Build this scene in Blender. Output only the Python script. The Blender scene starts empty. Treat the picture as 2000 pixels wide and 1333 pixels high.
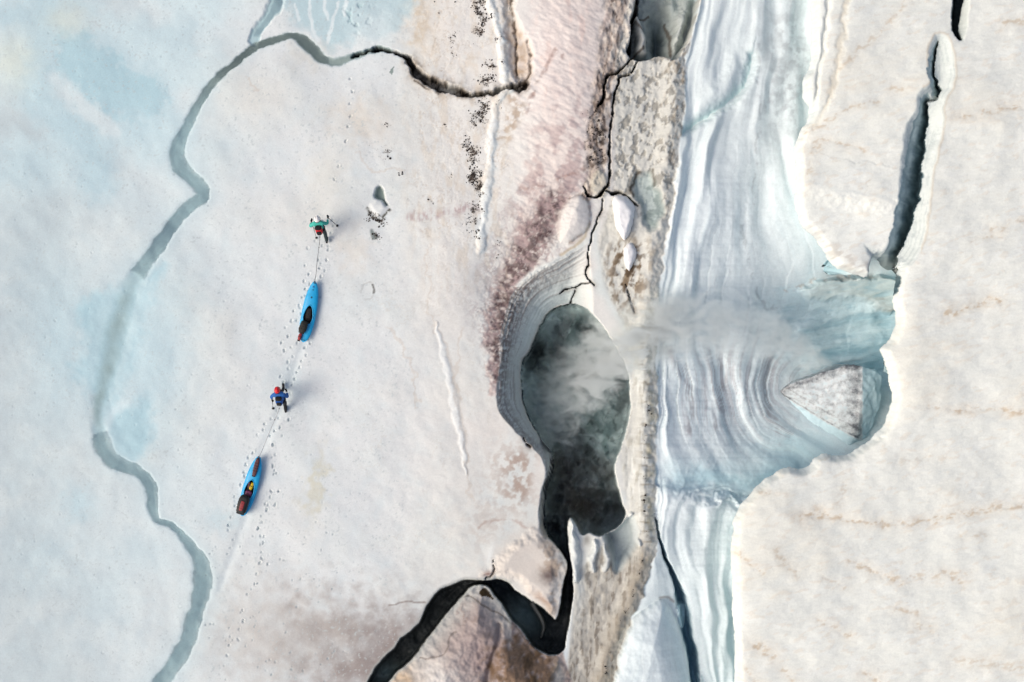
import bpy, bmesh, math, random
import numpy as np
from mathutils import Vector, Matrix

random.seed(7)
SC = bpy.context.scene
COL = SC.collection

# ------------------------------------------------------------------ camera
H = 55.0                 # drone height above the snow (m)
S = 0.022                # metres per photo pixel on the snow
CX, CY = 1000.0, 666.5
cd = bpy.data.cameras.new('camera')
cam = bpy.data.objects.new('camera', cd)
COL.objects.link(cam)
cam.location = (0, 0, H)
cam.rotation_euler = (0, 0, 0)
cd.sensor_width = 36.0
cd.lens = 36.0 * H / (2000 * S)
cd.clip_start = 0.5
cd.clip_end = 2000
SC.camera = cam

# ------------------------------------------------------------------ light
SUN_DIR = Vector((0.80, 0.26, -0.80)).normalized()     # light travels to the right
w = bpy.data.worlds.new('World')
SC.world = w
w.use_nodes = True
nt = w.node_tree
nt.nodes.clear()
out = nt.nodes.new('ShaderNodeOutputWorld')
bg = nt.nodes.new('ShaderNodeBackground')
sky = nt.nodes.new('ShaderNodeTexSky')
sky.sky_type = 'NISHITA'
sky.sun_disc = False
to_sun = -SUN_DIR
sky.sun_elevation = math.asin(to_sun.z)
sky.sun_rotation = math.atan2(to_sun.x, to_sun.y)
sky.air_density = 0.8
sky.dust_density = 6.0
sky.ozone_density = 0.2
bg.inputs['Strength'].default_value = 0.15
nt.links.new(sky.outputs[0], bg.inputs[0])
nt.links.new(bg.outputs[0], out.inputs[0])
sl = bpy.data.lights.new('sun', 'SUN')
sl.energy = 0.88
sl.angle = math.radians(32)
sl.color = (1.0, 0.97, 0.925)
sun = bpy.data.objects.new('sun', sl)
COL.objects.link(sun)
sun.location = (-40, -12, 45)
sun.rotation_euler = SUN_DIR.to_track_quat('-Z', 'Y').to_euler()
SC.view_settings.view_transform = 'Standard'
SC.view_settings.look = 'None'
SC.view_settings.gamma = 1.0
SC.view_settings.use_curve_mapping = False
SC.view_settings.exposure = 0.03
SC.cycles.max_bounces = 6
SC.cycles.diffuse_bounces = 4
SC.cycles.glossy_bounces = 2
SC.cycles.transparent_max_bounces = 12
SC.cycles.volume_bounces = 2
SC.cycles.use_denoising = True

# ------------------------------------------------------------------ tools: noise, curves, grids
F = np.float32


def srgb(h):
    v = np.array([int(h[i:i + 2], 16) for i in (0, 2, 4)], dtype=np.float64) / 255.0
    return np.where(v <= 0.04045, v / 12.92, ((v + 0.055) / 1.055) ** 2.4).astype(F)


def sstep(a, b, x):
    t = np.clip((x - a) / (b - a), 0, 1)
    return t * t * (3 - 2 * t)


_rng = np.random.default_rng(11)
_PERM = np.concatenate([_rng.permutation(256)] * 3).astype(np.int32)
_ANG = _rng.uniform(0, 2 * np.pi, 256)
_GX, _GY = np.cos(_ANG).astype(F), np.sin(_ANG).astype(F)
_RX, _RY = _rng.uniform(0, 1, 256).astype(F), _rng.uniform(0, 1, 256).astype(F)


def perlin(x, y, seed=0):
    x = np.asarray(x, F) + F(seed * 17.31)
    y = np.asarray(y, F) + F(seed * 9.77)
    xi = np.floor(x).astype(np.int32)
    yi = np.floor(y).astype(np.int32)
    fx, fy = x - xi, y - yi
    u = fx * fx * fx * (fx * (fx * 6 - 15) + 10)
    v = fy * fy * fy * (fy * (fy * 6 - 15) + 10)
    xi &= 255
    yi &= 255

    def g(ix, iy, dx, dy):
        h = _PERM[_PERM[ix & 255] + (iy & 255)]
        return _GX[h] * dx + _GY[h] * dy
    a = g(xi, yi, fx, fy)
    b = g(xi + 1, yi, fx - 1, fy)
    c = g(xi, yi + 1, fx, fy - 1)
    d = g(xi + 1, yi + 1, fx - 1, fy - 1)
    return (a + u * (b - a) + v * ((c + u * (d - c)) - (a + u * (b - a)))) * F(1.5)


def fbm(x, y, n=4, seed=0, gain=0.5):
    r, a, f = 0, 1.0, 1.0
    for i in range(n):
        r = r + a * perlin(x * f, y * f, seed + i)
        a *= gain
        f *= 2.03
    return r


def worley(x, y, seed=0):
    x = np.asarray(x, F) + F(seed * 13.7)
    y = np.asarray(y, F) + F(seed * 5.3)
    xi = np.floor(x).astype(np.int32)
    yi = np.floor(y).astype(np.int32)
    fx, fy = x - xi, y - yi
    d1 = np.full(x.shape, 9.0, F)
    d2 = np.full(x.shape, 9.0, F)
    for i in (-1, 0, 1):
        for j in (-1, 0, 1):
            h = _PERM[_PERM[(xi + i) & 255] + ((yi + j) & 255)]
            dx = i + _RX[h] - fx
            dy = j + _RY[h] - fy
            d = dx * dx + dy * dy
            d2 = np.minimum(d2, np.maximum(d1, d))
            d1 = np.minimum(d1, d)
    return np.sqrt(d1), np.sqrt(d2)


def resample(pts, step=5.0, closed=False):
    p = np.array(pts, dtype=float)
    n = len(p)
    res = []
    rng = range(n if closed else n - 1)
    for i in rng:
        if closed:
            p0, p1, p2, p3 = p[(i - 1) % n], p[i], p[(i + 1) % n], p[(i + 2) % n]
        else:
            p1, p2 = p[i], p[i + 1]
            p0 = p[i - 1] if i > 0 else 2 * p1 - p2
            p3 = p[i + 2] if i + 2 < n else 2 * p2 - p1
        L = np.hypot(*(p2 - p1)[:2])
        k = max(1, int(L / step))
        if L > 400:
            k = 6
        m1, m2 = (p2 - p0) / 2, (p3 - p1) / 2
        m1 = m1 * min(1.0, 1.1 * L / (np.hypot(*m1[:2]) + 1e-9))
        m2 = m2 * min(1.0, 1.1 * L / (np.hypot(*m2[:2]) + 1e-9))
        for j in range(k):
            t = j / k
            t2, t3 = t * t, t ** 3
            res.append((2 * t3 - 3 * t2 + 1) * p1 + (t3 - 2 * t2 + t) * m1 + (3 * t2 - 2 * t3) * p2 + (t3 - t2) * m2)
    res.append(p[0] if closed else p[-1])
    return np.array(res)


class Grid:
    """a sheet of points on the glacier map, in photo-pixel units of the snow plane"""

    def __init__(s, xs, ys):
        s.xs, s.ys = xs.astype(F), ys.astype(F)
        s.X, s.Y = np.meshgrid(s.xs, s.ys)
        s.nx, s.ny = len(xs), len(ys)
        s.wx = fbm(s.X / 22, s.Y / 22, 3, 40)
        s.wy = fbm(s.X / 22, s.Y / 22, 3, 50)

    def line(s, pts, m=40, closed=False, warp=0.0, step=5.0):
        """distance to a smooth line (m beyond the margin), width, run along it, side, nearest point"""
        q = resample(pts, step, closed)
        D = np.full(s.X.shape, m, F)
        W = np.ones(s.X.shape, F)
        T = np.zeros(s.X.shape, F)
        SD = np.ones(s.X.shape, F)
        run = 0.0
        hasw = q.shape[1] > 2
        e = m + abs(warp) * 1.6
        for a, b in zip(q[:-1], q[1:]):
            x0, x1 = min(a[0], b[0]) - e, max(a[0], b[0]) + e
            y0, y1 = min(a[1], b[1]) - e, max(a[1], b[1]) + e
            i0, i1 = np.searchsorted(s.xs, (x0, x1))
            j0, j1 = np.searchsorted(s.ys, (y0, y1))
            v = b[:2] - a[:2]
            L = float(np.hypot(*v))
            if i0 >= i1 or j0 >= j1 or L < 1e-6:
                run += L
                continue
            c = (slice(j0, j1), slice(i0, i1))
            px, py = s.X[c], s.Y[c]
            if warp:
                px = px + warp * s.wx[c]
                py = py + warp * s.wy[c]
            dx, dy = px - F(a[0]), py - F(a[1])
            t = np.clip((dx * v[0] + dy * v[1]) / (L * L), 0, 1).astype(F)
            d = np.hypot(dx - t * F(v[0]), dy - t * F(v[1]))
            k = d < D[c]
            D[c] = np.where(k, d, D[c])
            T[c] = np.where(k, run + t * L, T[c])
            SD[c] = np.where(k, np.sign(v[0] * dy - v[1] * dx), SD[c])
            if hasw:
                W[c] = np.where(k, a[2] + t * (b[2] - a[2]), W[c])
            run += L
        return D, W, T, SD

    def poly(s, pts, m=40, warp=0.0, step=5.0):
        """signed distance to a smooth closed outline, negative inside, clipped at the margin"""
        q = resample([p[:2] for p in pts], step, True)
        e = abs(warp) * 1.6 + 2
        i0, i1 = np.searchsorted(s.xs, (q[:, 0].min() - e, q[:, 0].max() + e))
        j0, j1 = np.searchsorted(s.ys, (q[:, 1].min() - e, q[:, 1].max() + e))
        c = (slice(j0, j1), slice(i0, i1))
        px, py = s.X[c], s.Y[c]
        if warp:
            px = px + warp * s.wx[c]
            py = py + warp * s.wy[c]
        ins = np.zeros(px.shape, bool)
        for a, b in zip(q[:-1], q[1:]):
            if a[1] == b[1]:
                continue
            k = (a[1] > py) != (b[1] > py)
            xx = a[0] + (py - a[1]) * ((b[0] - a[0]) / (b[1] - a[1]))
            ins ^= k & (px < xx)
        D = s.line([p[:2] for p in pts], m, True, warp, step)[0]
        full = np.zeros(s.X.shape, bool)
        full[c] = ins
        return np.where(full, -D, D)

    def blob(s, x, y, rx, ry, ang=0, warp=0.0):
        """soft round mask, 1 in the middle"""
        c, sn = math.cos(math.radians(ang)), math.sin(math.radians(ang))
        dx, dy = s.X - x + warp * s.wx, s.Y - y + warp * s.wy
        u, v = (dx * c + dy * sn) / rx, (-dx * sn + dy * c) / ry
        return np.exp(-(u * u + v * v))


def axis(a, b, step, far):
    mid = np.arange(a, b + 0.01, step)
    lo = a - np.array(far[::-1], float)
    hi = mid[-1] + np.array(far, float)
    return np.concatenate([lo, mid, hi])


TINT = np.array([.945, .995, .995], F)      # melting firn: a hint of green-blue


def mix(C, col, m):
    m = np.clip(m, 0, 1)[..., None]
    C += (col - C) * m


def to_world(px, py, z=0.0):
    k = (H - z) / H * S
    return ((px - CX) * k, (CY - py) * k, z)


def mesh_from_grid(name, X, Y, Z, faces_mask, mat, attrs):
    ny, nx = X.shape
    idx = np.arange(nx * ny, dtype=np.int32).reshape(ny, nx)
    q = np.stack([idx[1:, :-1], idx[1:, 1:], idx[:-1, 1:], idx[:-1, :-1]], -1)
    q = q[faces_mask] if faces_mask is not None else q.reshape(-1, 4)
    used = np.unique(q)
    remap = np.zeros(nx * ny, np.int32)
    remap[used] = np.arange(len(used), dtype=np.int32)
    q = remap[q]
    co = np.stack([X, Y, Z], -1).reshape(-1, 3)[used].astype(F)
    me = bpy.data.meshes.new(name)
    me.vertices.add(len(co))
    me.vertices.foreach_set('co', co.ravel())
    me.loops.add(len(q) * 4)
    me.loops.foreach_set('vertex_index', q.ravel())
    me.polygons.add(len(q))
    me.polygons.foreach_set('loop_start', np.arange(0, len(q) * 4, 4, dtype=np.int32))
    me.polygons.foreach_set('loop_total', np.full(len(q), 4, np.int32))
    me.polygons.foreach_set('use_smooth', np.ones(len(q), bool))
    me.update(calc_edges=True)
    for an, arr in attrs.items():
        a = me.attributes.new(an, 'FLOAT_COLOR', 'POINT')
        v = np.ones((len(used), 4), F)
        v[:, :arr.shape[-1]] = arr.reshape(-1, arr.shape[-1])[used]
        a.data.foreach_set('color', v.ravel())
    me.materials.append(mat)
    o = bpy.data.objects.new(name, me)
    COL.objects.link(o)
    return o


# ------------------------------------------------------------------ materials
def new_mat(name):
    m = bpy.data.materials.new(name)
    m.use_nodes = True
    t = m.node_tree
    b = t.nodes['Principled BSDF']
    return m, t, b


def N(t, kind, **kw):
    n = t.nodes.new(kind)
    for k, v in kw.items():
        if k in n.inputs:
            n.inputs[k].default_value = v
        else:
            setattr(n, k, v)
    return n


def ice_material(name, rough=0.6, bump=0.5):
    """albedo and wear from the sheet's own masks, broken up by fine procedural grain.
    surf: R = grit, G = wet, B = grain strength"""
    m, t, b = new_mat(name)
    L = t.links.new
    tc = N(t, 'ShaderNodeTexCoord')
    at = N(t, 'ShaderNodeAttribute', attribute_name='albedo')
    su = N(t, 'ShaderNodeAttribute', attribute_name='surf')
    sp = N(t, 'ShaderNodeSeparateColor')
    L(su.outputs['Color'], sp.inputs[0])
    n1 = N(t, 'ShaderNodeTexNoise', Scale=2.6, Detail=8.0, Roughness=0.72)
    n2 = N(t, 'ShaderNodeTexNoise', Scale=13.0, Detail=5.0, Roughness=0.7)
    n3 = N(t, 'ShaderNodeTexVoronoi', Scale=7.0)
    for n in (n1, n2, n3):
        L(tc.outputs['Object'], n.inputs['Vector'])
    # tone variation
    mr = N(t, 'ShaderNodeMapRange')
    mr.inputs[1].default_value, mr.inputs[2].default_value = 0.3, 0.7
    mr.inputs[3].default_value, mr.inputs[4].default_value = 0.965, 1.025
    L(n1.outputs[0], mr.inputs[0])
    mr2 = N(t, 'ShaderNodeMapRange')
    mr2.inputs[1].default_value, mr2.inputs[2].default_value = 0.3, 0.7
    mr2.inputs[3].default_value, mr2.inputs[4].default_value = 0.94, 1.05
    L(n2.outputs[0], mr2.inputs[0])
    mu = N(t, 'ShaderNodeMath', operation='MULTIPLY')
    L(mr.outputs[0], mu.inputs[0])
    L(mr2.outputs[0], mu.inputs[1])
    vm = N(t, 'ShaderNodeVectorMath', operation='SCALE')
    L(at.outputs['Color'], vm.inputs[0])
    L(mu.outputs[0], vm.inputs['Scale'])
    # grit: thresholded fine noise where the mask allows it
    ad = N(t, 'ShaderNodeMath', operation='ADD')
    L(n2.outputs[0], ad.inputs[0])
    L(sp.outputs[0], ad.inputs[1])
    gr = N(t, 'ShaderNodeMapRange')
    gr.inputs[1].default_value, gr.inputs[2].default_value = 0.87, 1.15
    L(ad.outputs[0], gr.inputs[0])
    mx = N(t, 'ShaderNodeMix', data_type='RGBA')
    gc = N(t, 'ShaderNodeValToRGB')
    gc.color_ramp.elements[0].position, gc.color_ramp.elements[1].position = .38, .62
    gc.color_ramp.elements[0].color = (.022, .018, .016, 1)
    gc.color_ramp.elements[1].color = (.13, .10, .078, 1)
    L(n1.outputs[0], gc.inputs[0])
    L(gc.outputs[0], mx.inputs[7])
    L(gr.outputs[0], mx.inputs[0])
    L(vm.outputs[0], mx.inputs[6])
    L(mx.outputs[2], b.inputs['Base Color'])
    # wetness drives gloss
    ro = N(t, 'ShaderNodeMapRange')
    ro.inputs[3].default_value, ro.inputs[4].default_value = rough, 0.28
    L(sp.outputs[1], ro.inputs[0])
    L(ro.outputs[0], b.inputs['Roughness'])
    b.inputs['IOR'].default_value = 1.31
    b.inputs['Specular IOR Level'].default_value = 0.3
    # grain relief
    bs = N(t, 'ShaderNodeMath', operation='MULTIPLY')
    bs.inputs[1].default_value = bump
    L(sp.outputs[2], bs.inputs[0])
    sm = N(t, 'ShaderNodeMath', operation='ADD')
    L(n1.outputs[0], sm.inputs[0])
    L(n2.outputs[0], sm.inputs[1])
    bp = N(t, 'ShaderNodeBump', Distance=0.06)
    L(sm.outputs[0], bp.inputs['Height'])
    L(bs.outputs[0], bp.inputs['Strength'])
    L(bp.outputs[0], b.inputs['Normal'])
    return m


def tag(o, label=None, cat=None, group=None, kind=None):
    if label:
        o['label'] = label
    if cat:
        o['category'] = cat
    if group:
        o['group'] = group
    if kind:
        o['kind'] = kind
    return o


M_ICE = ice_material('glacier_ice', 0.6, 0.10)
M_SNOW = ice_material('plateau_snow', 0.75, 0.16)

# ================================================================== GLACIER SHEET
FAR = [12, 40, 100, 220, 500, 1100, 2400, 5000, 9500]
STEP = 1.85
A = Grid(axis(-60, 1790, STEP, FAR), axis(-60, 1393, STEP, FAR))
X, Y = A.X, A.Y
C = np.empty(X.shape + (3,), F)
Z = np.zeros(X.shape, F)
GR = np.zeros(X.shape, F)        # grit
WET = np.zeros(X.shape, F)
GRAIN = np.ones(X.shape, F)

n300 = fbm(X / 310, Y / 310, 4, 1)
n120 = fbm(X / 120, Y / 120, 4, 2)
n40 = fbm(X / 42, Y / 42, 4, 3)
n15 = fbm(X / 15, Y / 15, 3, 4)
n6 = fbm(X / 6.5, Y / 6.5, 2, 5)
_q = 5.0 * fbm(X / 9, Y / 9, 3, 7)
_q2 = 5.0 * fbm(X / 9, Y / 9, 3, 9)
w1, w2 = worley((X + _q) / 15, (Y + _q2) / 11, 6)
cell = w2 - w1                    # small near the borders of the cells
ridge40 = 1 - np.abs(fbm(X / 38, Y / 55, 4, 8)) * 2

# ---- base snow: cool on the left, neutral, then warm cream towards the dirt ridge
C[...] = srgb('c2ccd0')
mix(C, srgb('d8dfe1'), sstep(20, 360, X + 70 * n120))  # lens vignetting painted in: snow darkens towards the left edge
mix(C, srgb('dddfe0'), sstep(330, 560, X + 60 * n120))
mix(C, srgb('dcd9d4'), sstep(690, 880, X + 50 * n120) * (1 - sstep(1100, 1250, Y)))
mix(C, srgb('dedede'), A.blob(760, 800, 230, 260) * 0.8)
mix(C, srgb('d6dcdc'), sstep(0.0, 0.8, n120 + n40 * 0.5) * 0.35)
mix(C, srgb('dcd8d2'), sstep(0.1, 0.9, n300) * 0.4 * sstep(0, 300, X))
Z += 0.10 * n300 + 0.03 * n120 + 0.003 * n40 + 0.001 * n15

# ---- blue melt patches on the left
BL, BD = srgb('bcd2da'), srgb('a8c8d2')
leftw = 1 - sstep(330, 470, X + 0.25 * (Y - 300))
mix(C, srgb('cbdbe0'), leftw * (1 - sstep(250, 480, Y)) * sstep(-0.5, 0.5, n120 + 0.25) * 0.85)
band = A.line([(95, -80), (92, 20), (84, 90), (72, 150), (78, 200), (130, 240), (180, 300), (190, 360)], 70, warp=10)[0]
mix(C, BL, (1 - sstep(8, 60, band)) * 0.85)
bp_ = A.poly([(122, 58), (112, 120), (103, 142), (150, 178), (200, 215), (250, 236), (312, 222), (322, 180), (300, 152),
              (265, 138), (230, 108), (190, 84), (170, 56), (145, 70)], 50, warp=7)
mix(C, BD, 1 - sstep(-14, 12, bp_ + 14 * n15))
mix(C, BL, (1 - sstep(-10, 60, bp_ + 20 * n40)) * 0.5)
for (x, y, rx, ry, a) in ((30, 30, 60, 25, .8), (160, 10, 40, 20, .6), (250, 260, 120, 50, .55), (60, 330, 90, 50, .5),
                          (150, 985, 34, 36, .7), (280, 1080, 70, 40, .35), (100, 1090, 70, 50, .35), (210, 1180, 60, 60, .3),
                          (430, 1015, 40, 22, .5), (330, 80, 110, 40, .3), (60, 560, 80, 120, .2), (430, 300, 60, 50, .25),
                          (290, 700, 80, 200, .8), (340, 600, 60, 90, .3), (120, 680, 60, 140, .75), (560, 760, 40, 50, .35)):
    mix(C, BL, A.blob(x, y, rx, ry, 0, 14) * a)
mix(C, srgb('d9ddd2'), A.blob(25, 120, 45, 50, 0, 10) * .7 + A.blob(130, 40, 40, 30, 0, 8) * .6)
# pale snow tongue across the blue
tn = A.line([(112, 155), (150, 195), (190, 230), (215, 250)], 30, warp=6)[0]
mix(C, srgb('d9dfe1'), (1 - sstep(4, 28, tn + 10 * n40)) * 0.55)
# glassy blue corner above the crack
gl = A.poly([(552, -90), (548, 20), (568, 50), (606, 70), (640, 104), (672, 96), (705, 80), (760, 74), (802, 50), (806, -90)], 50, warp=8)
glm = 1 - sstep(-22, 6, gl + 10 * n40)
mix(C, srgb('b6ccd3'), glm * 0.9)
for pts in ([(605, -20), (604, 20), (612, 60), (622, 80)], [(640, -30), (634, 10), (640, 40)], [(575, 10), (585, 40)],
            [(660, 5), (648, 50), (640, 85)], [(680, -20), (672, 30)]):
    dd = A.line(pts, 12, warp=3)[0]
    mix(C, srgb('e2e8ea'), (1 - sstep(1.5, 5, dd)) * 0.75)
hol = sstep(0.25, 0.6, fbm(X / 13, Y / 17, 3, 61)) * A.blob(697, 30, 30, 36)
mix(C, srgb('9fbac0'), hol)
Z -= 0.05 * hol
mix(C, srgb('d9e2e4'), A.blob(735, 60, 45, 45, 0, 10) * .7)

# ---- warm and grey staining
for (x, y, rx, ry, a, col, an) in (
        (705, 235, 70, 45, .55, 'd6c8b8', 20), (620, 940, 14, 60, .6, 'cfc8b0', 8), (610, 985, 24, 20, .4, 'c9c4b2', 0),
        (600, 420, 120, 60, .25, 'ddd4c8', 0), (690, 490, 30, 50, .35, 'd5c6b6', 0), (840, 60, 40, 80, .55, 'd9c8b4', 0),
        (822, 40, 10, 60, .6, 'c9b08c', 0), (900, 60, 50, 90, .4, 'dccbbc', 0), (600, 110, 40, 30, .5, 'cdc7bd', 0),
        (500, 180, 80, 60, .25, 'ded8cc', 0), (640, 340, 40, 60, .3, 'dcd3c3', 0), (870, 880, 90, 120, .25, 'dcd4cf', 0),
        (960, 820, 60, 60, .3, 'd8cac4', 0), (880, 560, 60, 120, .3, 'e0d7cf', 0)):
    mix(C, srgb(col), A.blob(x, y, rx, ry, an, 22) * a)
# the grey-mauve dirty apron at the bottom
ap = A.blob(745, 1310, 170, 170, 0, 40)
ap = np.maximum(ap, A.blob(630, 1250, 210, 120, 0, 40) * .85)
ap = np.maximum(ap, A.blob(790, 1210, 60, 50, 0, 20) * .8)
apn = ap * (0.82 + 0.28 * n40)
mix(C, srgb('9d928e'), sstep(0.12, 0.9, apn) * 0.95)
mix(C, srgb('8e817f'), A.blob(760, 1260, 60, 50, -35, 22) * .55 + A.blob(700, 1320, 80, 40, 0, 20) * .35)
mix(C, srgb('dcdbd9'), sstep(0.5, 0.7, n6 + 0.25 * n15) * ap * .35)
mix(C, srgb('cfcac5'), A.blob(500, 1230, 140, 120, 0, 40) * .6)
GR += 0.16 * ap

# ---- sparse cryoconite freckles
fr = sstep(0.60, 0.78, n6 + 0.35 * n40)
mix(C, srgb('b7bfc1'), fr * 0.5 * (1 - sstep(760, 860, X)))

# ================================================================== stream, pool
ST = [(760, 98, 5), (735, 97, 6), (697, 107, 7), (672, 117, 8), (648, 121, 9), (630, 114, 10), (613, 98, 12), (596, 82, 12), (571, 69, 8), (547, 75, 7),
      (508, 87, 8), (487, 100, 8), (455, 128, 8), (417, 161, 9), (385, 210, 10), (361, 256, 13), (346, 294, 17),
      (350, 322, 19), (371, 345, 15), (391, 366, 15), (397, 382, 15), (378, 398, 14), (347, 426, 14), (330, 452, 14),
      (312, 479, 15), (291, 507, 15), (266, 540, 18), (246, 580, 24), (234, 622, 26), (217, 678, 26), (206, 731, 24),
      (195, 773, 20), (190, 806, 15), (195, 846, 16), (208, 885, 18), (231, 906, 15), (263, 919, 13), (288, 938, 13),
      (296, 961, 14), (298, 989, 11), (308, 1016, 8), (329, 1024, 7), (350, 1038, 9), (371, 1066, 12), (389, 1094, 16),
      (396, 1125, 20), (394, 1153, 20), (384, 1192, 18), (371, 1234, 18), (354, 1276, 18), (328, 1315, 18), (312, 1336, 18),
      (270, 1400, 18), (230, 1500, 18), (230, 1700, 18)]
sd_, sw_, st_, ss_ = A.line(ST, 70, warp=2.5)
sw_ = sw_ * (1 + .16 * n40 + .10 * n15)
chan = 1 - sstep(0.55, 1.22, (sd_ + 1.4 * n6) / sw_)
core = 1 - sstep(0.0, 0.75, sd_ / sw_)
pool = A.poly([(262, 545), (225, 556), (185, 566), (160, 582), (146, 602), (151, 640), (164, 678), (148, 698), (136, 716), (142, 742),
               (164, 764), (180, 784), (186, 830), (200, 880), (232, 908), (268, 912), (296, 880), (302, 840), (300, 796),
               (286, 770), (252, 790), (243, 768), (256, 735), (276, 690), (290, 620), (312, 560), (328, 522), (300, 516)], 60, warp=5)
plm = 1 - sstep(-26, 14, pool + 7 * n15 + 6 * n40)
mix(C, srgb('b0cdd7'), plm * 0.95)
mix(C, srgb('adc8d1'), A.blob(190, 640, 55, 70, 0, 10) * plm * .6 + A.blob(255, 850, 50, 60, 0, 10) * plm * .5)
mix(C, srgb('dce6ea'), (1 - sstep(0, 16, A.line([(214, 880), (206, 855), (215, 815), (240, 790)], 20, warp=4)[0])) * .5)
tr = A.line([(548, -90, 18), (538, 8, 18), (518, 40, 13), (500, 64, 12), (495, 84, 9)], 40, warp=4)
trm = 1 - sstep(0.5, 1.05, tr[0] / tr[1])
mix(C, srgb('afc7ce'), trm * .95)
inpool = (st_ > 790) & (st_ < 1240)
inp = sstep(830, 940, st_) * (1 - sstep(1130, 1190, st_))
narrow = chan * (1 - inp)
mix(C, srgb('b2ccd3'), narrow * 0.95)
mix(C, srgb('a9c3ca'), core * (1 - inp) * 0.45)
mix(C, srgb('96abae'), np.exp(-(sd_ / sw_ / .62) ** 2) * inp * (.8 + .3 * n40))
upper = (1 - sstep(330, 520, st_))
mix(C, srgb('89948f'), narrow * upper * 0.85)
# right bank of the upper stretch is shelving
mix(C, srgb('c8d6d9'), (1 - sstep(.7, 1.8, sd_ / sw_)) * (ss_ < 0) * .3 * (1 - chan))
blu = np.maximum(1 - sstep(0.9, 3.2, sd_ / sw_), 0) * .35
mix(C, srgb('c3d5db'), blu * (1 - chan) * (st_ > 400))
bank = A.Y * 0
Zb = Z.copy()                                            # banks before carving
asym = np.where(ss_ > 0, sd_ * .82, sd_ * 1.0)
Z -= 0.062 * (1 - sstep(0.25, 1.3, sd_ / sw_)) * (1 - 0.8 * inp)
Z -= 0.07 * sstep(-20, 60, -pool)
Z -= 0.09 * trm
Z += 0.0 * sd_     # soft raised banks
WATER_LEVEL = Zb - 0.022
water = (((sd_ / sw_ < 1.0) & (inp < .15)) | (pool < -400) | ((tr[0] / tr[1] < .6) & (Y < 72))) & (X < 640)
WET = np.maximum(WET, np.maximum(chan, plm))
GRAIN *= 1 - 0.85 * np.maximum(np.maximum(chan, plm), trm)

# ================================================================== the crack running into the dirt
CK = [(690, 109, 3), (720, 99, 3), (745, 97, 3.5), (775, 104, 4), (797, 116, 6), (808, 134, 9), (820, 147, 10), (845, 162, 9), (872, 173, 9),
      (900, 180, 8), (922, 187, 6), (940, 183, 6), (960, 180, 5), (985, 176, 5), (1005, 172, 7), (1022, 170, 8), (1034, 162, 4)]
cd_, cw_, ct_, cs_ = A.line(CK, 40, warp=4.5)
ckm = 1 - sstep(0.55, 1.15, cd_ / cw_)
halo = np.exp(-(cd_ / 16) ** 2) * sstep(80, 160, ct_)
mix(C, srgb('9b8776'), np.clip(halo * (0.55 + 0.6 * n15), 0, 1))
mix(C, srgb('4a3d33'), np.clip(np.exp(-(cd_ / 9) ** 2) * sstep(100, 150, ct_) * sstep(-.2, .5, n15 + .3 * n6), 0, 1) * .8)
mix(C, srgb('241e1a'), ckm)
Z -= 0.75 * ckm
Z += 0.06 * halo * (1 - ckm)
# silty shelf beside it
shf = A.line([(806, 150), (830, 168), (860, 182), (885, 186), (900, 186)], 20, warp=3)[0]
mix(C, srgb('c9c1b8'), (1 - sstep(3, 9, shf)) * .8 * (1 - ckm))
ck2 = A.line([(808, 158), (832, 172), (858, 182)], 12, warp=3)[0]
mix(C, srgb('3a322c'), (1 - sstep(.8, 2.6, ck2)))

# ================================================================== warm dirt ridge, pink algae
wr = sstep(780, 900, X + 30 * n120) * (1 - sstep(1290, 1345, X))
mix(C, srgb('e3dedA'.lower()), wr * (1 - sstep(560, 760, Y)) * .8)
pk = A.line([(1120, -60, 90), (1120, 60, 100), (1115, 180, 95), (1100, 280, 85), (1070, 380, 70), (1035, 460, 55), (1000, 540, 40), (972, 610, 26), (962, 680, 20), (965, 760, 14)], 150, warp=12)
pkm = (1 - sstep(0.35, 1.05, pk[0] / pk[1]))
mix(C, srgb('ddd0cb'), pkm * .95)
mix(C, srgb('c3b0ac'), pkm * sstep(-.1, .6, n40 + .4 * n15) * (.35 + .65 * sstep(60, 330, Y)) * .8)
mix(C, srgb('b7a3a2'), A.blob(1105, 290, 60, 110, 18, 20) * sstep(-.3, .5, n40 + n15 * .5) * .8)
mix(C, srgb('b3a09f'), A.blob(1060, 370, 90, 30, -20, 14) * sstep(-.3, .5, n40 + n15 * .5) * .7)
mix(C, srgb('ecdfdb'), A.blob(1060, 120, 60, 110, 0, 20) * .6)
mix(C, srgb('e2cbc3'), sstep(.3, .8, fbm(X / 25, Y / 60, 3, 71)) * pkm * (1 - sstep(150, 240, Y)) * .7)
# wine-red core, broken into scallops
pu = A.line([(1085, 395, 24), (1058, 440, 30), (1032, 486, 32), (1008, 535, 30), (990, 580, 26), (977, 620, 22), (971, 665, 16), (968, 710, 11), (966, 745, 7)], 80, warp=9)
pum = np.exp(-(pu[0] / pu[1]) ** 2)
scal = sstep(0.10, 0.42, cell + 0.10 * n15)
mix(C, srgb('624f50'), np.clip(pum * 1.4, 0, 1) * (0.5 + 0.5 * (1 - scal) + .25 * n15) * .95)
mix(C, srgb('4d3b3d'), np.clip(pum * 1.4 - .55, 0, 1) * sstep(-.6, .3, n15 + .5 * n6) * .9)
out2 = np.exp(-(pu[0] / (pu[1] * 2.3)) ** 2) * (1 - scal) * sstep(-.2, .5, n40 + .2)
mix(C, srgb('ad9797'), out2 * .75)
Z += 0.018 * (scal - 1 + .6 * n15) * np.clip(np.exp(-(pu[0] / (pu[1] * 2.0)) ** 2), 0, 1) * 1.6
# wavy snow texture on the pink slope
wav = fbm((X + .45 * Y) / 26, (Y - .45 * X) / 11, 3, 15)
Z += 0.03 * wav * np.clip(pkm + A.blob(1100, 250, 120, 220), 0, 1)
Z += 0.5 * A.blob(1120, 180, 110, 260) - 0.35 * A.blob(980, 540, 50, 120, 20)
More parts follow.
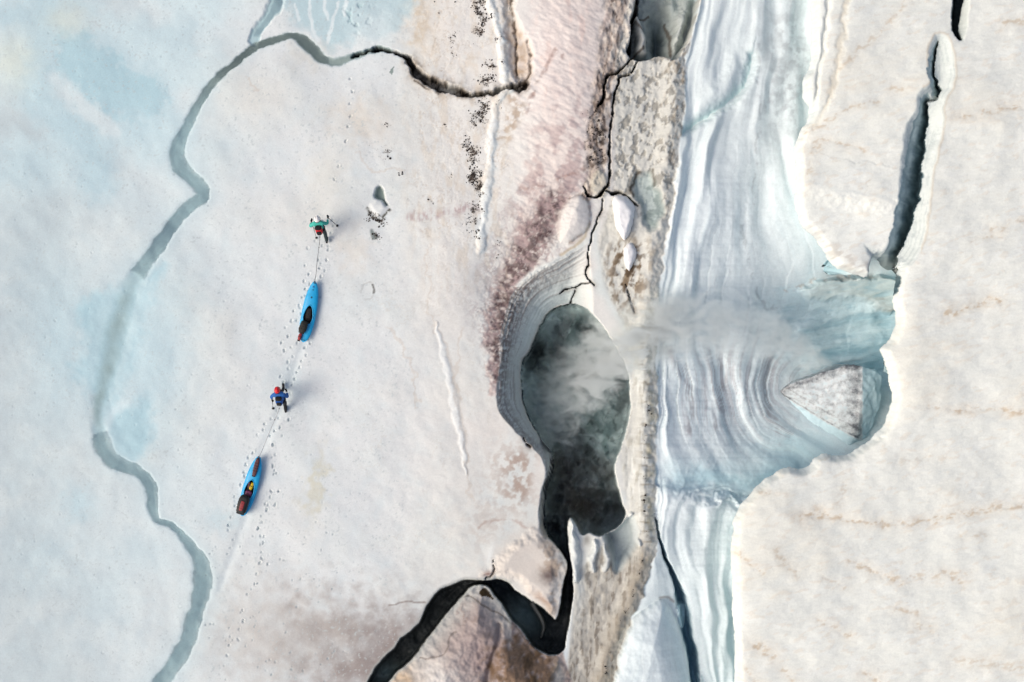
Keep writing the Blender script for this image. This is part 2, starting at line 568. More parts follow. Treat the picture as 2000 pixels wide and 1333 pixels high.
# purple band across the pale snow
pb = A.line([(805, 424), (840, 421), (880, 414), (915, 408), (940, 414)], 30, warp=6)[0]
mix(C, srgb('b9a3a3'), (1 - sstep(2, 15, pb)) * sstep(-.3, .4, fbm(X / 7, Y / 20, 3, 33) + .3) * .85)
for pts, wd in (([(1015, 370), (1045, 366), (1075, 360), (1110, 345), (1150, 330)], 3), ([(1085, 103), (1070, 125), (1060, 150), (1045, 168), (1040, 190)], 3),
                ([(1098, 110), (1094, 130)], 4), ([(1040, 172), (1036, 200), (1030, 222)], 4)):
    dd = A.line(pts, 14, warp=4)[0]
    mix(C, srgb('9c8079'), (1 - sstep(wd * .2, wd * 2.2, dd)) * .6 * sstep(-.5, .5, n15 + n40))
# brown hollow right of the rib
hl = A.poly([(980, -60), (985, 40), (990, 110), (1000, 150), (1030, 158), (1040, 130), (1038, 90), (1020, 60), (1005, 20), (1000, -60)], 40, warp=6)
hlm = 1 - sstep(-14, 6, hl)
mix(C, srgb('bda48c'), hlm * .8 * (0.8 + .5 * n15))
Z -= 0.28 * hlm
for pts in ([(996, -20), (1003, 40), (1008, 90), (1009, 130), (1012, 160)], [(1030, 80), (1036, 110), (1034, 140), (1028, 160)]):
    dd = A.line(pts, 14, warp=4)[0]
    mix(C, srgb('4f4034'), (1 - sstep(.8, 3.4, dd)) * .9 * sstep(-.7, .2, n15 + n40))
    Z -= 0.12 * (1 - sstep(1, 4, dd))
bh = A.line([(1000, 190), (1010, 210), (1000, 240), (985, 270)], 40, warp=7)[0]
mix(C, srgb('b09a86'), (1 - sstep(3, 24, bh)) * sstep(-.5, .4, n15) * .8)
# rib of clean white ice
for pts, hgt in (([(950, -80, 8), (955, 0, 8), (966, 30, 9), (977, 80, 9), (984, 130, 9), (984, 158, 7), (1000, 171, 4)], .34),
                 ([(1000, 178, 4), (984, 184, 7), (969, 204, 9), (962, 260, 10), (956, 320, 10), (951, 380, 10), (944, 430, 9), (938, 490, 7)], .28)):
    d, wd, t, s = A.line(pts, 30, warp=3.5)
    wd = wd * (.8 + .45 * n40)
    m = 1 - sstep(.5, 1.3, d / wd)
    mix(C, srgb('e6e7e6'), m * .85)
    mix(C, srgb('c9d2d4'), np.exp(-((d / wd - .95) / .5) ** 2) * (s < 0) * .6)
    Z += .24 * hgt * np.clip(1 - (d / wd / 1.25) ** 2, 0, 1) ** 1.2 * (1 + .5 * n40)
    GRAIN *= 1 - .6 * m
rb3 = A.line([(850, 630, 2), (866, 690, 7), (882, 760, 9), (893, 820, 8), (903, 870, 7), (910, 925, 2)], 30, warp=4)
m = 1 - sstep(.5, 1.2, rb3[0] / rb3[1])
mix(C, srgb('e6e7e7'), m * .7)
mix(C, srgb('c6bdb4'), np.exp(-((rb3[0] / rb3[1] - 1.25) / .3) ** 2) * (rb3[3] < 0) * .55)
Z += .03 * np.clip(1 - (rb3[0] / rb3[1]) ** 2, 0, 1) * (1 + .6 * n40)
mix(C, srgb('dfe4e4'), A.blob(940, 440, 22, 60, 5, 6) * .6)

# ---- column of black grit
for (x, y, rx, ry, a) in ((937, 15, 9, 30, 1), (938, 40, 9, 16, 1), (936, 62, 11, 10, 1), (925, 85, 20, 10, .55), (905, 105, 20, 10, .5),
                          (957, 130, 11, 8, 1), (953, 155, 16, 12, 1), (920, 160, 25, 14, .5), (945, 208, 11, 18, 1.15), (937, 228, 15, 14, 1.15), (924, 242, 10, 7, 1),
                          (912, 270, 10, 10, .9), (920, 296, 11, 20, 1.1), (926, 314, 12, 8, .8), (926, 345, 12, 16, 1.1), (936, 362, 11, 14, 1),
                          (938, 378, 8, 8, 1), (930, 405, 13, 14, 1), (947, 416, 5, 5, 1.2), (925, 428, 13, 10, .8), (930, 458, 14, 14, .7),
                          (752, 240, 10, 8, .8), (735, 285, 22, 20, .55), (758, 300, 16, 18, .8), (770, 275, 16, 20, .5), (740, 322, 20, 14, .5),
                          (785, 340, 10, 5, .7), (735, 425, 18, 11, 1), (745, 428, 12, 8, 1.1), (738, 462, 8, 8, 1), (755, 455, 14, 8, .6), (820, 188, 20, 5, .6),
                          (900, 165, 40, 10, .5), (1150, 195, 24, 40, .35), (1160, 260, 26, 60, .75), (1165, 310, 22, 26, .8), (770, 505, 30, 20, .15), (795, 390, 8, 10, .6),
                          (722, 568, 10, 14, .45), (1090, 1120, 20, 20, .3), (780, 645, 22, 12, .35), (800, 690, 16, 24, .3)):
    GR = np.maximum(GR, A.blob(x, y, rx * 1.7, ry * 1.5, 0, 7) * .50 * min(a, 1.1) * (0.72 + .5 * (1 - sstep(.08, .5, cell)) + .25 * n15))
# melt hole with grey ice, snow wedge
mh = A.poly([(734, 366), (744, 364), (748, 376), (752, 392), (758, 402), (752, 404), (744, 392), (732, 386)], 20, warp=2)
mhm = 1 - sstep(-3, 2, mh)
mix(C, srgb('8b9894'), mhm)
Z -= .3 * mhm
wd_ = A.poly([(718, 406), (732, 390), (748, 394), (760, 408), (745, 424), (735, 426)], 20, warp=2)
Z += .10 * sstep(0, 12, -wd_)
mix(C, srgb('e8e8e6'), (1 - sstep(-5, 1, wd_)) * .8)
mix(C, srgb('4b4a40'), (np.exp(-(A.line([(718, 407), (726, 420), (738, 428), (748, 424), (760, 408)], 12, warp=3)[0] / 3.2) ** 2)) * sstep(-.3, .3, n6 + .2))
t2 = A.poly([(724, 448), (732, 454), (740, 464), (726, 468)], 12, warp=2)
mix(C, srgb('858d8c'), 1 - sstep(-2, 2, t2))
cr_ = A.line([(705, 572), (712, 556), (724, 552), (730, 565), (727, 582), (712, 585)], 10, warp=2)
mix(C, srgb('a9a8a4'), (1 - sstep(.6, 2.4, cr_[0])) * .35)
mix(C, srgb('3f3b36'), (1 - sstep(.8, 3.0, cr_[0])) * (X > 724) * (np.abs(Y - 565) < 9) * .8)
mix(C, srgb('8a9693'), A.poly([(764, 134), (769, 130), (766, 146), (760, 142)], 10) < 0)
# wavy contour lines of old melt fronts
for pts in ([(808, 430), (836, 470), (832, 520), (842, 560), (838, 600), (850, 650)], [(760, 640), (790, 680), (810, 740), (815, 800)],
            [(902, 640), (890, 760), (905, 860), (920, 980)], [(700, 300), (720, 330), (790, 335)], [(480, 150), (485, 165), (500, 172)]):
    dd = A.line(pts, 14, warp=9)[0]
    mix(C, srgb('cbbfb4'), (1 - sstep(.8, 4.0, dd)) * .45)
# the crack again, on top of the later staining: black debris in blotches along it
blot = sstep(-.25, .45, n15 + .5 * n6 + .3 * n40)
mix(C, srgb('a8957f'), np.clip(np.exp(-(cd_ / 15) ** 2) * sstep(90, 150, ct_) * (.3 + .6 * n15), 0, 1) * .8)
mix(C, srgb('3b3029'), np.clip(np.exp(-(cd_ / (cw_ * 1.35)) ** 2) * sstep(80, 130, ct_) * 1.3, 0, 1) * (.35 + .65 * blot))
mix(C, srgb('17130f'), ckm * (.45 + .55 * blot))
mix(C, srgb('4a4039'), (1 - sstep(.8, 2.2, ck2)) * .9)
# thin curling silt veins and tan mottling on the cream slope
dirtz = sstep(770, 860, X + 25 * n120) * (1 - sstep(985, 1010, X)) * (1 - sstep(470, 640, Y))
vein = 1 - np.abs(fbm(X / 30, Y / 34, 4, 63, .6)) * 9
vein2 = 1 - np.abs(fbm(X / 16, Y / 22, 3, 64, .6)) * 8
mix(C, srgb('bfae9d'), np.clip(vein, 0, 1) * dirtz * .55 * sstep(-.4, .4, n120))
mix(C, srgb('b5a89b'), np.clip(vein2, 0, 1) * dirtz * .45 * sstep(-.1, .5, n40))
mix(C, srgb('d3c5b5'), dirtz * sstep(.0, .6, fbm(X / 20, Y / 48, 4, 65)) * .5)
mix(C, srgb('e3e0db'), dirtz * sstep(.1, .6, fbm(X / 28, Y / 20, 4, 66)) * .5)
mix(C, srgb('e4e3e0'), sstep(.0, .5, fbm(X / 12, Y / 120, 3, 67)) * (1 - sstep(40, 80, np.abs(X - 850))) * sstep(280, 360, Y) * (1 - sstep(560, 640, Y)) * .5)
Z -= .012 * np.clip(vein, 0, 1) * dirtz
GR = np.maximum(GR, dirtz * .36 * sstep(.35, .7, fbm(X / 30, Y / 30, 4, 68)))
v3 = 1 - np.abs(fbm(X / 36, Y / 40, 4, 69, .6)) * 10
mix(C, srgb('c9c2ba'), np.clip(v3, 0, 1) * sstep(620, 760, X) * (1 - sstep(960, 1000, X)) * sstep(480, 600, Y) * (1 - sstep(1050, 1120, Y)) * .4 * sstep(-.2, .5, n120))
# faint ridged snow ripple on the pale slope
Z += 0.010 * fbm(X / 26, Y / 20, 3, 17) * sstep(620, 800, X) * (1 - sstep(950, 1000, X))

# ================================================================== moulin, slots, funnel
PIT = [(1116, 592), (1129, 593), (1150, 606), (1170, 626), (1187, 652), (1208, 688), (1226, 725), (1231, 770), (1231, 802),
       (1224, 838), (1215, 870), (1204, 899), (1201, 913), (1206, 946), (1215, 978), (1222, 1003), (1214, 1024), (1192, 1040), (1172, 1048), (1152, 1042), (1137, 1047), (1127, 1030), (1115, 1013), (1109, 1028), (1111, 1067), (1118, 1112), (1120, 1157), (1116, 1195),
       (1109, 1235), (1100, 1271), (1080, 1280), (1053, 1271), (1035, 1256), (1019, 1231), (999, 1211), (985, 1188),
       (967, 1163), (951, 1145), (932, 1144), (919, 1148), (902, 1165), (887, 1184), (869, 1203), (854, 1225), (835, 1246),
       (820, 1270), (805, 1287), (782, 1308), (760, 1332), (730, 1380), (700, 1460), (660, 1460), (695, 1370), (718, 1330), (736, 1301), (754, 1280), (771, 1264),
       (784, 1246), (811, 1225), (822, 1209), (831, 1188), (842, 1169), (861, 1152), (887, 1139), (916, 1131), (944, 1134),
       (972, 1131), (992, 1137), (1007, 1152), (1036, 1171), (1063, 1190), (1078, 1203), (1084, 1211), (1090, 1199), (1096, 1163),
       (1100, 1136), (1107, 1107), (1106, 1094), (1096, 1078), (1080, 1061), (1065, 1041), (1062, 1016), (1062, 978),
       (1068, 949), (1077, 924), (1079, 899), (1073, 879), (1055, 856), (1037, 829), (1025, 799), (1019, 770), (1016, 736),
       (1019, 707), (1035, 684), (1047, 653), (1061, 626), (1073, 608), (1093, 597)]
pit = A.poly(PIT, 60, warp=1.6, step=3)
inside = 1 - sstep(-2.0, 1.0, pit)

# funnel between the outer lip and the pit edge
LIP = [(1150, 470), (1118, 490), (1087, 509), (1050, 528), (1026, 545), (1001, 574), (988, 610), (978, 655), (978, 700), (972, 740), (969, 775),
       (974, 803), (990, 826), (1008, 846), (1028, 864), (1045, 880), (1060, 902), (1066, 925), (1060, 950), (1054, 980), (1052, 1010), (1056, 1040)]
FUN = LIP + [(1075, 1050), (1085, 1000), (1085, 900), (1060, 860), (1035, 800), (1025, 740), (1050, 660), (1095, 605), (1130, 600), (1185, 645), (1205, 640),
             (1175, 590), (1160, 550), (1152, 520)]
fun = A.poly(FUN, 90, warp=1.5)
ld = A.line(LIP, 90, warp=1.5)[0]
pd = np.maximum(pit, 0)
fb = np.clip(ld / (ld + pd + 1e-3), 0, 1)
fm = (1 - sstep(-3, 1.5, fun)) * (pit > -2) * (1 - sstep(1112, 1160, X))
prof = fb ** 1.35
Z -= 2.3 * prof * fm
stripe = fbm(fb * 9, A.Y / 240 + A.X / 300, 3, 21)
fine = fbm(fb * 26, A.Y / 60, 3, 22)
mix(C, srgb('c6c8c6'), fm * .95)
mix(C, srgb('d2d9d9'), fm * sstep(.35, .8, fb) * (1 - sstep(620, 760, Y)) * .9)
mix(C, srgb('8f8886'), fm * sstep(.05, .5, stripe + .5 * fine) * .75 * (1 - .6 * sstep(.55, .95, fb)))
mix(C, srgb('6e6462'), fm * (1 - sstep(.15, .62, fb)) * sstep(500, 580, Y) * (1 - sstep(650, 860, Y) * .5) * sstep(-.5, .4, n6 + .6 * fine) * .95)
dimple = sstep(.06, .30, cell)
mix(C, srgb('908b88'), fm * (1 - dimple) * (1 - sstep(.35, .75, fb)) * sstep(560, 640, Y) * .55)
Z += fm * (0.05 * stripe + .05 * fine) + .02 * (dimple - 1) * fm * (1 - sstep(.4, .8, fb))
GRAIN *= 1 - .4 * fm
# white lip ring
mix(C, srgb('dfe1de'), np.exp(-(ld / 5) ** 2) * (A.Y < 560) * .8)
mix(C, srgb('b9a88c'), np.exp(-((A.line([(1095, 498), (1120, 482), (1140, 465), (1150, 440)], 20, warp=2)[0]) / 3) ** 2) * .75)

# snout above the pit: round bulge
bul = A.poly([(1092, 470), (1088, 430), (1102, 398), (1128, 382), (1146, 392), (1152, 420), (1148, 448), (1130, 464), (1108, 476)], 40, warp=1.5)
Z += .45 * np.sqrt(np.clip(-bul / 26, 0, 1))
mix(C, srgb('e0d9d5'), (1 - sstep(-14, 4, bul)) * .9)
mix(C, srgb('a78f80'), np.exp(-(bul / 4) ** 2) * (X > 1110) * sstep(-.4, .3, n15) * .6)

# pale ice between pit top and the cracks
pal = A.poly([(1152, 470), (1160, 520), (1152, 548), (1170, 580), (1210, 640), (1238, 660), (1242, 600), (1225, 560), (1200, 520), (1175, 470), (1172, 420), (1160, 440)], 40, warp=3)
mix(C, srgb('d8dcda'), (1 - sstep(-14, 6, pal)) * .85)

# ---- dirt ridge x 1150..1340
RBY = np.array([-9600, -60, 0, 100, 200, 300, 400, 480, 550, 620, 700, 760, 850, 930, 1000, 1060, 1120, 1180, 1220, 1260, 1333, 1400, 11000])
RBX = np.array([1375, 1372, 1368, 1343, 1338, 1326, 1315, 1301, 1291, 1285, 1283, 1285, 1283, 1282, 1280, 1283, 1272, 1250, 1232, 1213, 1197, 1190, 1190])
rbx = np.interp(A.ys, RBY, RBX).astype(F)[:, None] + 5.0 * fbm(Y / 30, X * 0, 4, 25) + 2.0 * n15
rd = X - rbx                                   # >0 on the clean blue side
rx0 = np.interp(A.ys, [-60, 110, 200, 380, 470, 560, 650, 720, 900, 1010, 1120, 1260, 1333, 11000], [1235, 1195, 1192, 1192, 1160, 1175, 1220, 1234, 1206, 1225, 1122, 1108, 1100, 1095]).astype(F)[:, None]
rid = sstep(0, 14, X - rx0) * (1 - sstep(-4, 3, rd)) * (pit > 1)
mix(C, srgb('cfccc5'), rid * .95)
lon = fbm((X - .15 * (Y % 1)) / 9, Y / 70, 4, 26)
lon2 = fbm((X + .25 * Y) / 14, Y / 36, 4, 27)
mott = sstep(.02, .5, fbm((X + .35 * Y) / 17, (Y - .2 * X) / 24, 5, 28, .65))
top_ = 1 - sstep(380, 470, Y)
mix(C, srgb('857f76'), rid * top_ * mott * .65)
mix(C, srgb('9c8d7b'), rid * top_ * sstep(.2, .6, lon2) * sstep(1275, 1330, X) * .7)
mid_ = sstep(430, 500, Y) * (1 - sstep(600, 680, Y))
mix(C, srgb('8d7a64'), rid * mid_ * A.blob(1225, 520, 42, 90, 8, 10) * sstep(-.25, .35, lon2 + .4 * n15) * 1.2)
mix(C, srgb('5a4a3a'), rid * mid_ * A.blob(1225, 525, 34, 85, 8, 8) * sstep(.0, .4, n15 + .5 * lon2) * .95)
low_ = sstep(560, 700, Y)
mix(C, srgb('cbc9c3'), rid * low_ * .8)
mix(C, srgb('989180'), rid * low_ * sstep(.1, .6, lon2) * .4)
mix(C, srgb('e2e1dc'), rid * low_ * sstep(.1, .5, -lon) * .6)
mix(C, srgb('b3aa90'), rid * low_ * np.exp(-((rd + 14) / 8) ** 2) * sstep(-.2, .4, n40) * .7)
mix(C, srgb('8f8370'), rid * low_ * sstep(.28, .5, fbm(X / 30, Y / 9, 3, 29)) * np.exp(-((rd + 20) / 14) ** 2) * .6)
GR = np.maximum(GR, rid * low_ * np.exp(-((rd + 22) / 7) ** 2) * .42 * sstep(.0, .4, fbm(X / 16, Y / 22, 3, 30)))
bot_ = sstep(1030, 1120, Y)
mix(C, srgb('a69f96'), rid * bot_ * .8)
mix(C, srgb('6b6157'), rid * bot_ * sstep(.0, .6, lon + .5 * n15) * .7)
mix(C, srgb('c9c4bb'), rid * bot_ * sstep(.12, .5, -lon2) * .7)
mix(C, srgb('a89d8e'), rid * bot_ * np.exp(-((rd + 24) / 12) ** 2) * .8)
mix(C, srgb('c9cccb'), rid * A.blob(1128, 1110, 14, 90, 0, 4) * 1.0)
GR = np.maximum(GR, rid * bot_ * .30 * sstep(-.1, .4, n15 + .5 * lon))
Z += rid * (.008 * lon + .02 * lon2 + .03 * n15) + .25 * rid * np.exp(-((rd + 25) / 18) ** 2)
Z -= rid * top_ * .05 * mott
# brown rim left of the cracks
lb = A.line([(1215, -60, 40), (1210, 40, 38), (1200, 100, 40), (1180, 170, 28), (1168, 230, 26), (1165, 300, 28), (1158, 350, 22), (1145, 385, 12)], 80, warp=8)
lbm = 1 - sstep(.35, 1.05, lb[0] / lb[1])
lbm *= (rd < -6) & (pit > 2)
mix(C, srgb('a39186'), lbm * .8 * (1 - rid * .85))
mix(C, srgb('5a4c45'), lbm * sstep(-.1, .45, fbm(X / 10, Y / 22, 4, 31) + .2 * n6) * .85 * (1 - rid * .85))
mix(C, srgb('d8cdc4'), lbm * sstep(.15, .5, fbm(X / 14, Y / 30, 3, 32)) * .7)
mix(C, srgb('332a24'), lbm * A.blob(1172, 285, 26, 70, 0, 10) * sstep(.0, .45, n15 + .4 * n40) * .8 * (1 - rid))
Z += .10 * lbm * fbm(X / 14, Y / 22, 4, 34)
# pale block between the cracks
bk = A.poly([(1178, 392), (1190, 370), (1186, 345), (1172, 332), (1156, 342), (1150, 372), (1160, 386)], 20, warp=2)
mix(C, srgb('c4bcae'), (1 - sstep(-8, 2, bk)) * .85)
Z += .12 * sstep(0, 8, -bk)
# teal hollow beside the white chunk
th = A.poly([(1232, 352), (1248, 338), (1272, 336), (1290, 372), (1300, 410), (1288, 440), (1268, 456), (1254, 430), (1246, 398), (1236, 380)], 30, warp=4)
thm = 1 - sstep(-12, 3, th)
mix(C, srgb('b4bebd'), thm * .95)
mix(C, srgb('7d8a88'), thm * sstep(.05, .5, n40 + .5 * n15) * .7)
Z -= .35 * thm
mix(C, srgb('4f463a'), np.exp(-((A.line([(1248, 338), (1238, 355), (1232, 372), (1238, 384)], 14, warp=3)[0]) / 3.6) ** 2) * .9 + np.exp(-((A.line([(1274, 334), (1278, 350), (1280, 362)], 14, warp=3)[0]) / 2.6) ** 2) * .7)

# ---- top hole
TH = [(1252, -70), (1250, 0), (1241, 15), (1233, 32), (1232, 60), (1231, 82), (1223, 96), (1230, 113), (1250, 120), (1265, 117), (1280, 110),
      (1300, 111), (1314, 118), (1325, 112), (1334, 97), (1346, 76), (1358, 40), (1368, 0), (1374, -70)]
hole = A.poly(TH, 40, warp=1.5)
hm = 1 - sstep(-6, 1.5, hole)
sx = X - 1232
mix(C, srgb('a9b0ae'), hm)
Z -= 1.7 * hm
fold = A.line([(1246, 28, 6), (1252, 50, 9), (1258, 74, 12), (1256, 92, 14)], 30, warp=2)
fom = np.sqrt(np.clip(1 - (fold[0] / fold[1]) ** 2, 0, 1)) * hm
Z += 1.1 * fom
mix(C, srgb('d2cfc9'), (1 - sstep(.5, 1.1, fold[0] / fold[1])) * hm * .9)
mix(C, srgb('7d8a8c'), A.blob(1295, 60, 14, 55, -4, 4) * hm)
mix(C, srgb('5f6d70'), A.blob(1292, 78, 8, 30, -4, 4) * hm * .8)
Z -= .9 * A.blob(1294, 66, 14, 55, -4, 4) * hm
Z += .9 * A.blob(1330, 55, 14, 60, 16, 4) * hm + .5 * A.blob(1318, 0, 10, 30, 0, 3) * hm
mix(C, srgb('bfc2be'), A.blob(1330, 55, 16, 60, 16, 4) * hm * .9)
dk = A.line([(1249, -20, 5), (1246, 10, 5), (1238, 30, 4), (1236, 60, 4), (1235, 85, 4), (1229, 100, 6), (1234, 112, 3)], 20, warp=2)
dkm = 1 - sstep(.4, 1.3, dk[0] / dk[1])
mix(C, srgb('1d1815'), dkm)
Z -= 1.4 * dkm
for pts in ([(1244, 34), (1250, 46), (1262, 54), (1268, 66)], [(1250, 18), (1262, 20), (1276, 12)], [(1236, 100), (1252, 96), (1262, 86)], [(1308, 30), (1314, 60), (1315, 100)]):
    dd = A.line(pts, 12, warp=3)[0]
    mix(C, srgb('574a3e'), (1 - sstep(.8, 3.6, dd)) * hm * .8)

# ---- hairline and open cracks of the ridge
for pts, dep in (([(1232, 116, 2), (1218, 132, 3.2), (1205, 143, 3), (1190, 149, 3.6), (1182, 160, 3), (1179, 182, 3.4), (1175, 200, 3.4), (1168, 214, 2), (1160, 226, 1)], .9),
                 ([(1246, 122, 1.6), (1236, 140, 2.4), (1222, 149, 2.6), (1208, 152, 2.6), (1207, 166, 2.6), (1198, 190, 2.4), (1195, 225, 2.6), (1191, 258, 2.6), (1189, 310, 2.6),
                   (1192, 338, 2.6), (1188, 358, 2.4), (1178, 372, 3), (1172, 384, 3.4), (1160, 388, 3), (1150, 384, 4), (1145, 376, 4), (1140, 366, 1.5)], 1.0),
                 ([(1178, 372, 2), (1195, 378, 3.6), (1212, 380, 4), (1226, 386, 3), (1240, 398, 3), (1248, 404, 1)], .9),
                 ([(1176, 390, 1.6), (1174, 414, 1.7), (1164, 438, 1.8), (1156, 462, 1.7), (1150, 488, 1.8), (1150, 512, 1.8), (1145, 530, 2.2), (1149, 544, 2.2), (1156, 553, 2.6), (1162, 560, 1)], .6),
                 ([(1152, 553, 2), (1141, 553, 2.4), (1128, 558, 2.2), (1114, 560, 1.8), (1098, 570, 1.2)], .5),
                 ([(1127, 558, 1.8), (1126, 570, 1.8), (1121, 582, 2.2), (1118, 592, 2)], .5),
                 ([(1222, 556, 1), (1228, 572, 1.6), (1234, 592, 1.8), (1238, 612, 1)], .5),
                 ([(963, 1096, 1), (964, 1112, 1.8), (960, 1126, 2), (950, 1132, 1)], .3),
                 ([(1020, 856, 1.2), (1030, 868, 2.2), (1038, 876, 1)], .4)):
    d, wd, t, s = A.line(pts, 26, warp=2.5, step=3)
    wd = wd * (.68 + .5 * n15)
    m = 1 - sstep(.5, 1.3, d / np.maximum(wd, .3))
    mix(C, srgb('6f6257'), np.exp(-(d / 6) ** 2) * np.clip(.4 + .6 * n40, 0, 1) * .6)
    mix(C, srgb('1b1613'), m * .95)
    Z -= dep * m
    GR *= 1 - m

# ---- lobes round the slot canyons
lobe = A.poly([(930, 1130), (965, 1090), (985, 1060), (1040, 1030), (1062, 1035), (1105, 1090), (1100, 1136), (1084, 1211), (1036, 1171), (992, 1137)], 60, warp=6)
lom = 1 - sstep(-20, 14, lobe)
mix(C, srgb('d3c6bd'), lom * .7 * (pit > 0))
mix(C, srgb('a8927f'), lom * sstep(-.1, .5, n40 + .5 * n15) * sstep(1040, 1075, X) * .7)
mix(C, srgb('5b4a48'), A.blob(1070, 1122, 17, 15, -20, 5) * .9)
mix(C, srgb('9c7f70'), A.blob(1060, 1170, 22, 8, 35, 4) * .7)
mix(C, srgb('b59f96'), np.exp(-(A.line([(936, 1030), (958, 1018), (985, 1014), (1010, 1022), (1040, 1036)], 16, warp=5)[0] / 2.6) ** 2) * sstep(-.5, .4, n15 + n40) * .6)
for (x, y, rx, ry, a) in ((1015, 900, 32, 26, .7), (1020, 950, 34, 45, .75), (985, 920, 40, 60, .3), (950, 1020, 40, 60, .3)):
    mix(C, srgb('a58a7c'), A.blob(x, y, rx, ry, 0, 16) * a * sstep(-.45, .4, n15 + .5 * n40))
mix(C, srgb('e0dad5'), A.blob(1050, 930, 14, 50, 8, 4) * .8)
Z += .3 * sstep(0, 30, -lobe) * (pit > 0)
mix(C, srgb('e6e6e4'), A.blob(957, 1085, 8, 22, 8, 3) * .9)
mix(C, srgb('8a6d66'), A.blob(953, 1122, 8, 6, 0, 2) * .9)

lump = A.poly([(932, 1146), (951, 1146), (967, 1163), (985, 1188), (1019, 1231), (1053, 1271), (1080, 1280), (1100, 1272), (1105, 1480), (700, 1480), (760, 1332), (805, 1287), (835, 1246), (869, 1203), (902, 1165)], 70)
lm = (1 - sstep(-3, 2, lump)) * (pit > 0)
mix(C, srgb('a29390'), lm * .95)
mix(C, srgb('b3b3b0'), lm * sstep(-46, -4, lump) * (X < 1000) * .75)
mix(C, srgb('94847f'), lm * A.blob(915, 1200, 40, 26, 30, 8) * sstep(.0, .4, n15) * .8)
mix(C, srgb('d6d0cc'), lm * A.blob(850, 1320, 55, 40, 0, 14) * .9)
mix(C, srgb('c0a78c'), lm * A.blob(790, 1325, 30, 22, 0, 10) * .8)
mix(C, srgb('9b8482'), lm * A.blob(945, 1275, 40, 50, 0, 14) * .55)
br = A.blob(1025, 1305, 84, 78, 0, 18)
mix(C, srgb('7a6049'), lm * sstep(.2, .75, br * (.9 + .6 * n15)) * .85)
mix(C, srgb('45341f'), lm * br * sstep(.0, .5, n40 + .3 * n15) * .7)
mix(C, srgb('d8cec2'), lm * A.blob(1092, 1318, 10, 22, 0, 3) * .8)
mix(C, srgb('3c3020'), A.poly([(935, 1158), (948, 1149), (965, 1172), (950, 1164), (940, 1164)], 10) < 0)
hair = A.line([(820, 1285), (840, 1282), (870, 1272), (880, 1240), (890, 1230)], 10, warp=3)[0]
mix(C, srgb('7e736e'), (1 - sstep(.7, 2.4, hair)) * .7 * lm)
hair = A.line([(888, 1176), (910, 1164), (935, 1174), (960, 1190), (985, 1205), (1005, 1222), (1025, 1248)], 10, warp=2)[0]
mix(C, srgb('5d534c'), (1 - sstep(.7, 2.6, hair)) * .75 * lm)
rdg = A.line([(975, 1220), (972, 1255), (960, 1290), (950, 1333)], 60)
Z += lm * (.9 * sstep(0, 70, -lump) - .25 * np.exp(-(rdg[0] / 6) ** 2)) + lm * .06 * n15
Z += .25 * lm * np.tanh((X - 972) / 20) * A.blob(972, 1270, 60, 70)
hair = A.line([(760, 1183), (790, 1176), (815, 1176), (832, 1178)], 10, warp=2)[0]
mix(C, srgb('8a7d78'), (1 - sstep(.7, 2.4, hair)) * .7)

# ---- pit floor
moul = sstep(1085, 1040, Y) if False else (1 - sstep(1040, 1085, Y))
FL = -4.8 * moul - 2.6 * (1 - moul)
FL = FL + (.30 * n40 + .06 * n15 + 1.2 * n120 + .25 * np.abs(fbm(X / 40, Y / 50, 3, 85))) * (.35 + .65 * moul)
bowl = A.blob(1205, 1075, 34, 50, 0, 3)
wall = sstep(.3, 7, -pit) * (.75 + .25 * sstep(4, 26, -pit))
Zf = Z * (1 - wall) + FL * wall
zin = Z - 2.0 * sstep(0, 3, -pit)
Z = np.where(pit < 0, np.minimum(zin, zin * (1 - wall) + FL * wall), Z)
deep = 1 - sstep(-1.6, .6, pit)
TC = np.empty_like(C)
TC[...] = srgb('aab8ba')
tn1 = fbm(X / 60, Y / 60, 5, 81)
tn2 = fbm(X / 22, Y / 30, 4, 82)
mix(TC, srgb('d8e1e1'), sstep(.05, .7, tn1) * .8)
mix(TC, srgb('727b7d'), sstep(.0, .55, -tn1 + .3 * tn2) * .85)
mix(TC, srgb('6a5f56'), A.blob(1110, 910, 60, 90, 0, 20) * .6 + A.blob(1150, 1000, 60, 50, 0, 16) * .75)
mix(TC, srgb('24292b'), A.blob(1045, 690, 22, 30, 0, 10) + A.blob(1150, 650, 36, 14, 30, 8) * .9 + A.blob(1090, 690, 20, 24, 0, 8) * .7 + A.blob(1150, 880, 12, 34, -30, 6) * .9)
mix(TC, srgb('c2d2d0'), A.blob(1185, 850, 40, 46, 0, 10) * .75 + A.blob(1120, 608, 34, 14, 0, 5) * .8)
mix(TC, srgb('2f3332'), sstep(.3, .6, fbm(X / 14, Y / 17, 3, 83)) * A.blob(1160, 880, 80, 120) * .5)
mix(TC, srgb('303335'), (1 - moul) * .93)  # slot shade painted as dark colour over a shallow floor
mix(TC, srgb('5a5e60'), (1 - moul) * sstep(.1, .5, fbm(X / 8, Y / 12, 3, 84)) * .6)
mix(TC, srgb('2c302f'), A.blob(1080, 1010, 18, 60, 0, 8) * .7)
mix(TC, srgb('9aaeb0'), A.blob(1025, 1205, 26, 34, -30, 3) * .95 + A.blob(755, 1315, 22, 16, -40, 4) * .9)
mix(TC, srgb('b0babc'), A.blob(1200, 1030, 26, 22, 0, 3) * .8)
mixm = np.clip(deep, 0, 1)[..., None]
C = C * (1 - mixm) + TC * mixm
GR *= 1 - deep
GR = np.maximum(GR, deep * .18 * A.blob(1120, 950, 60, 70))
WET = np.maximum(WET, deep * .7)
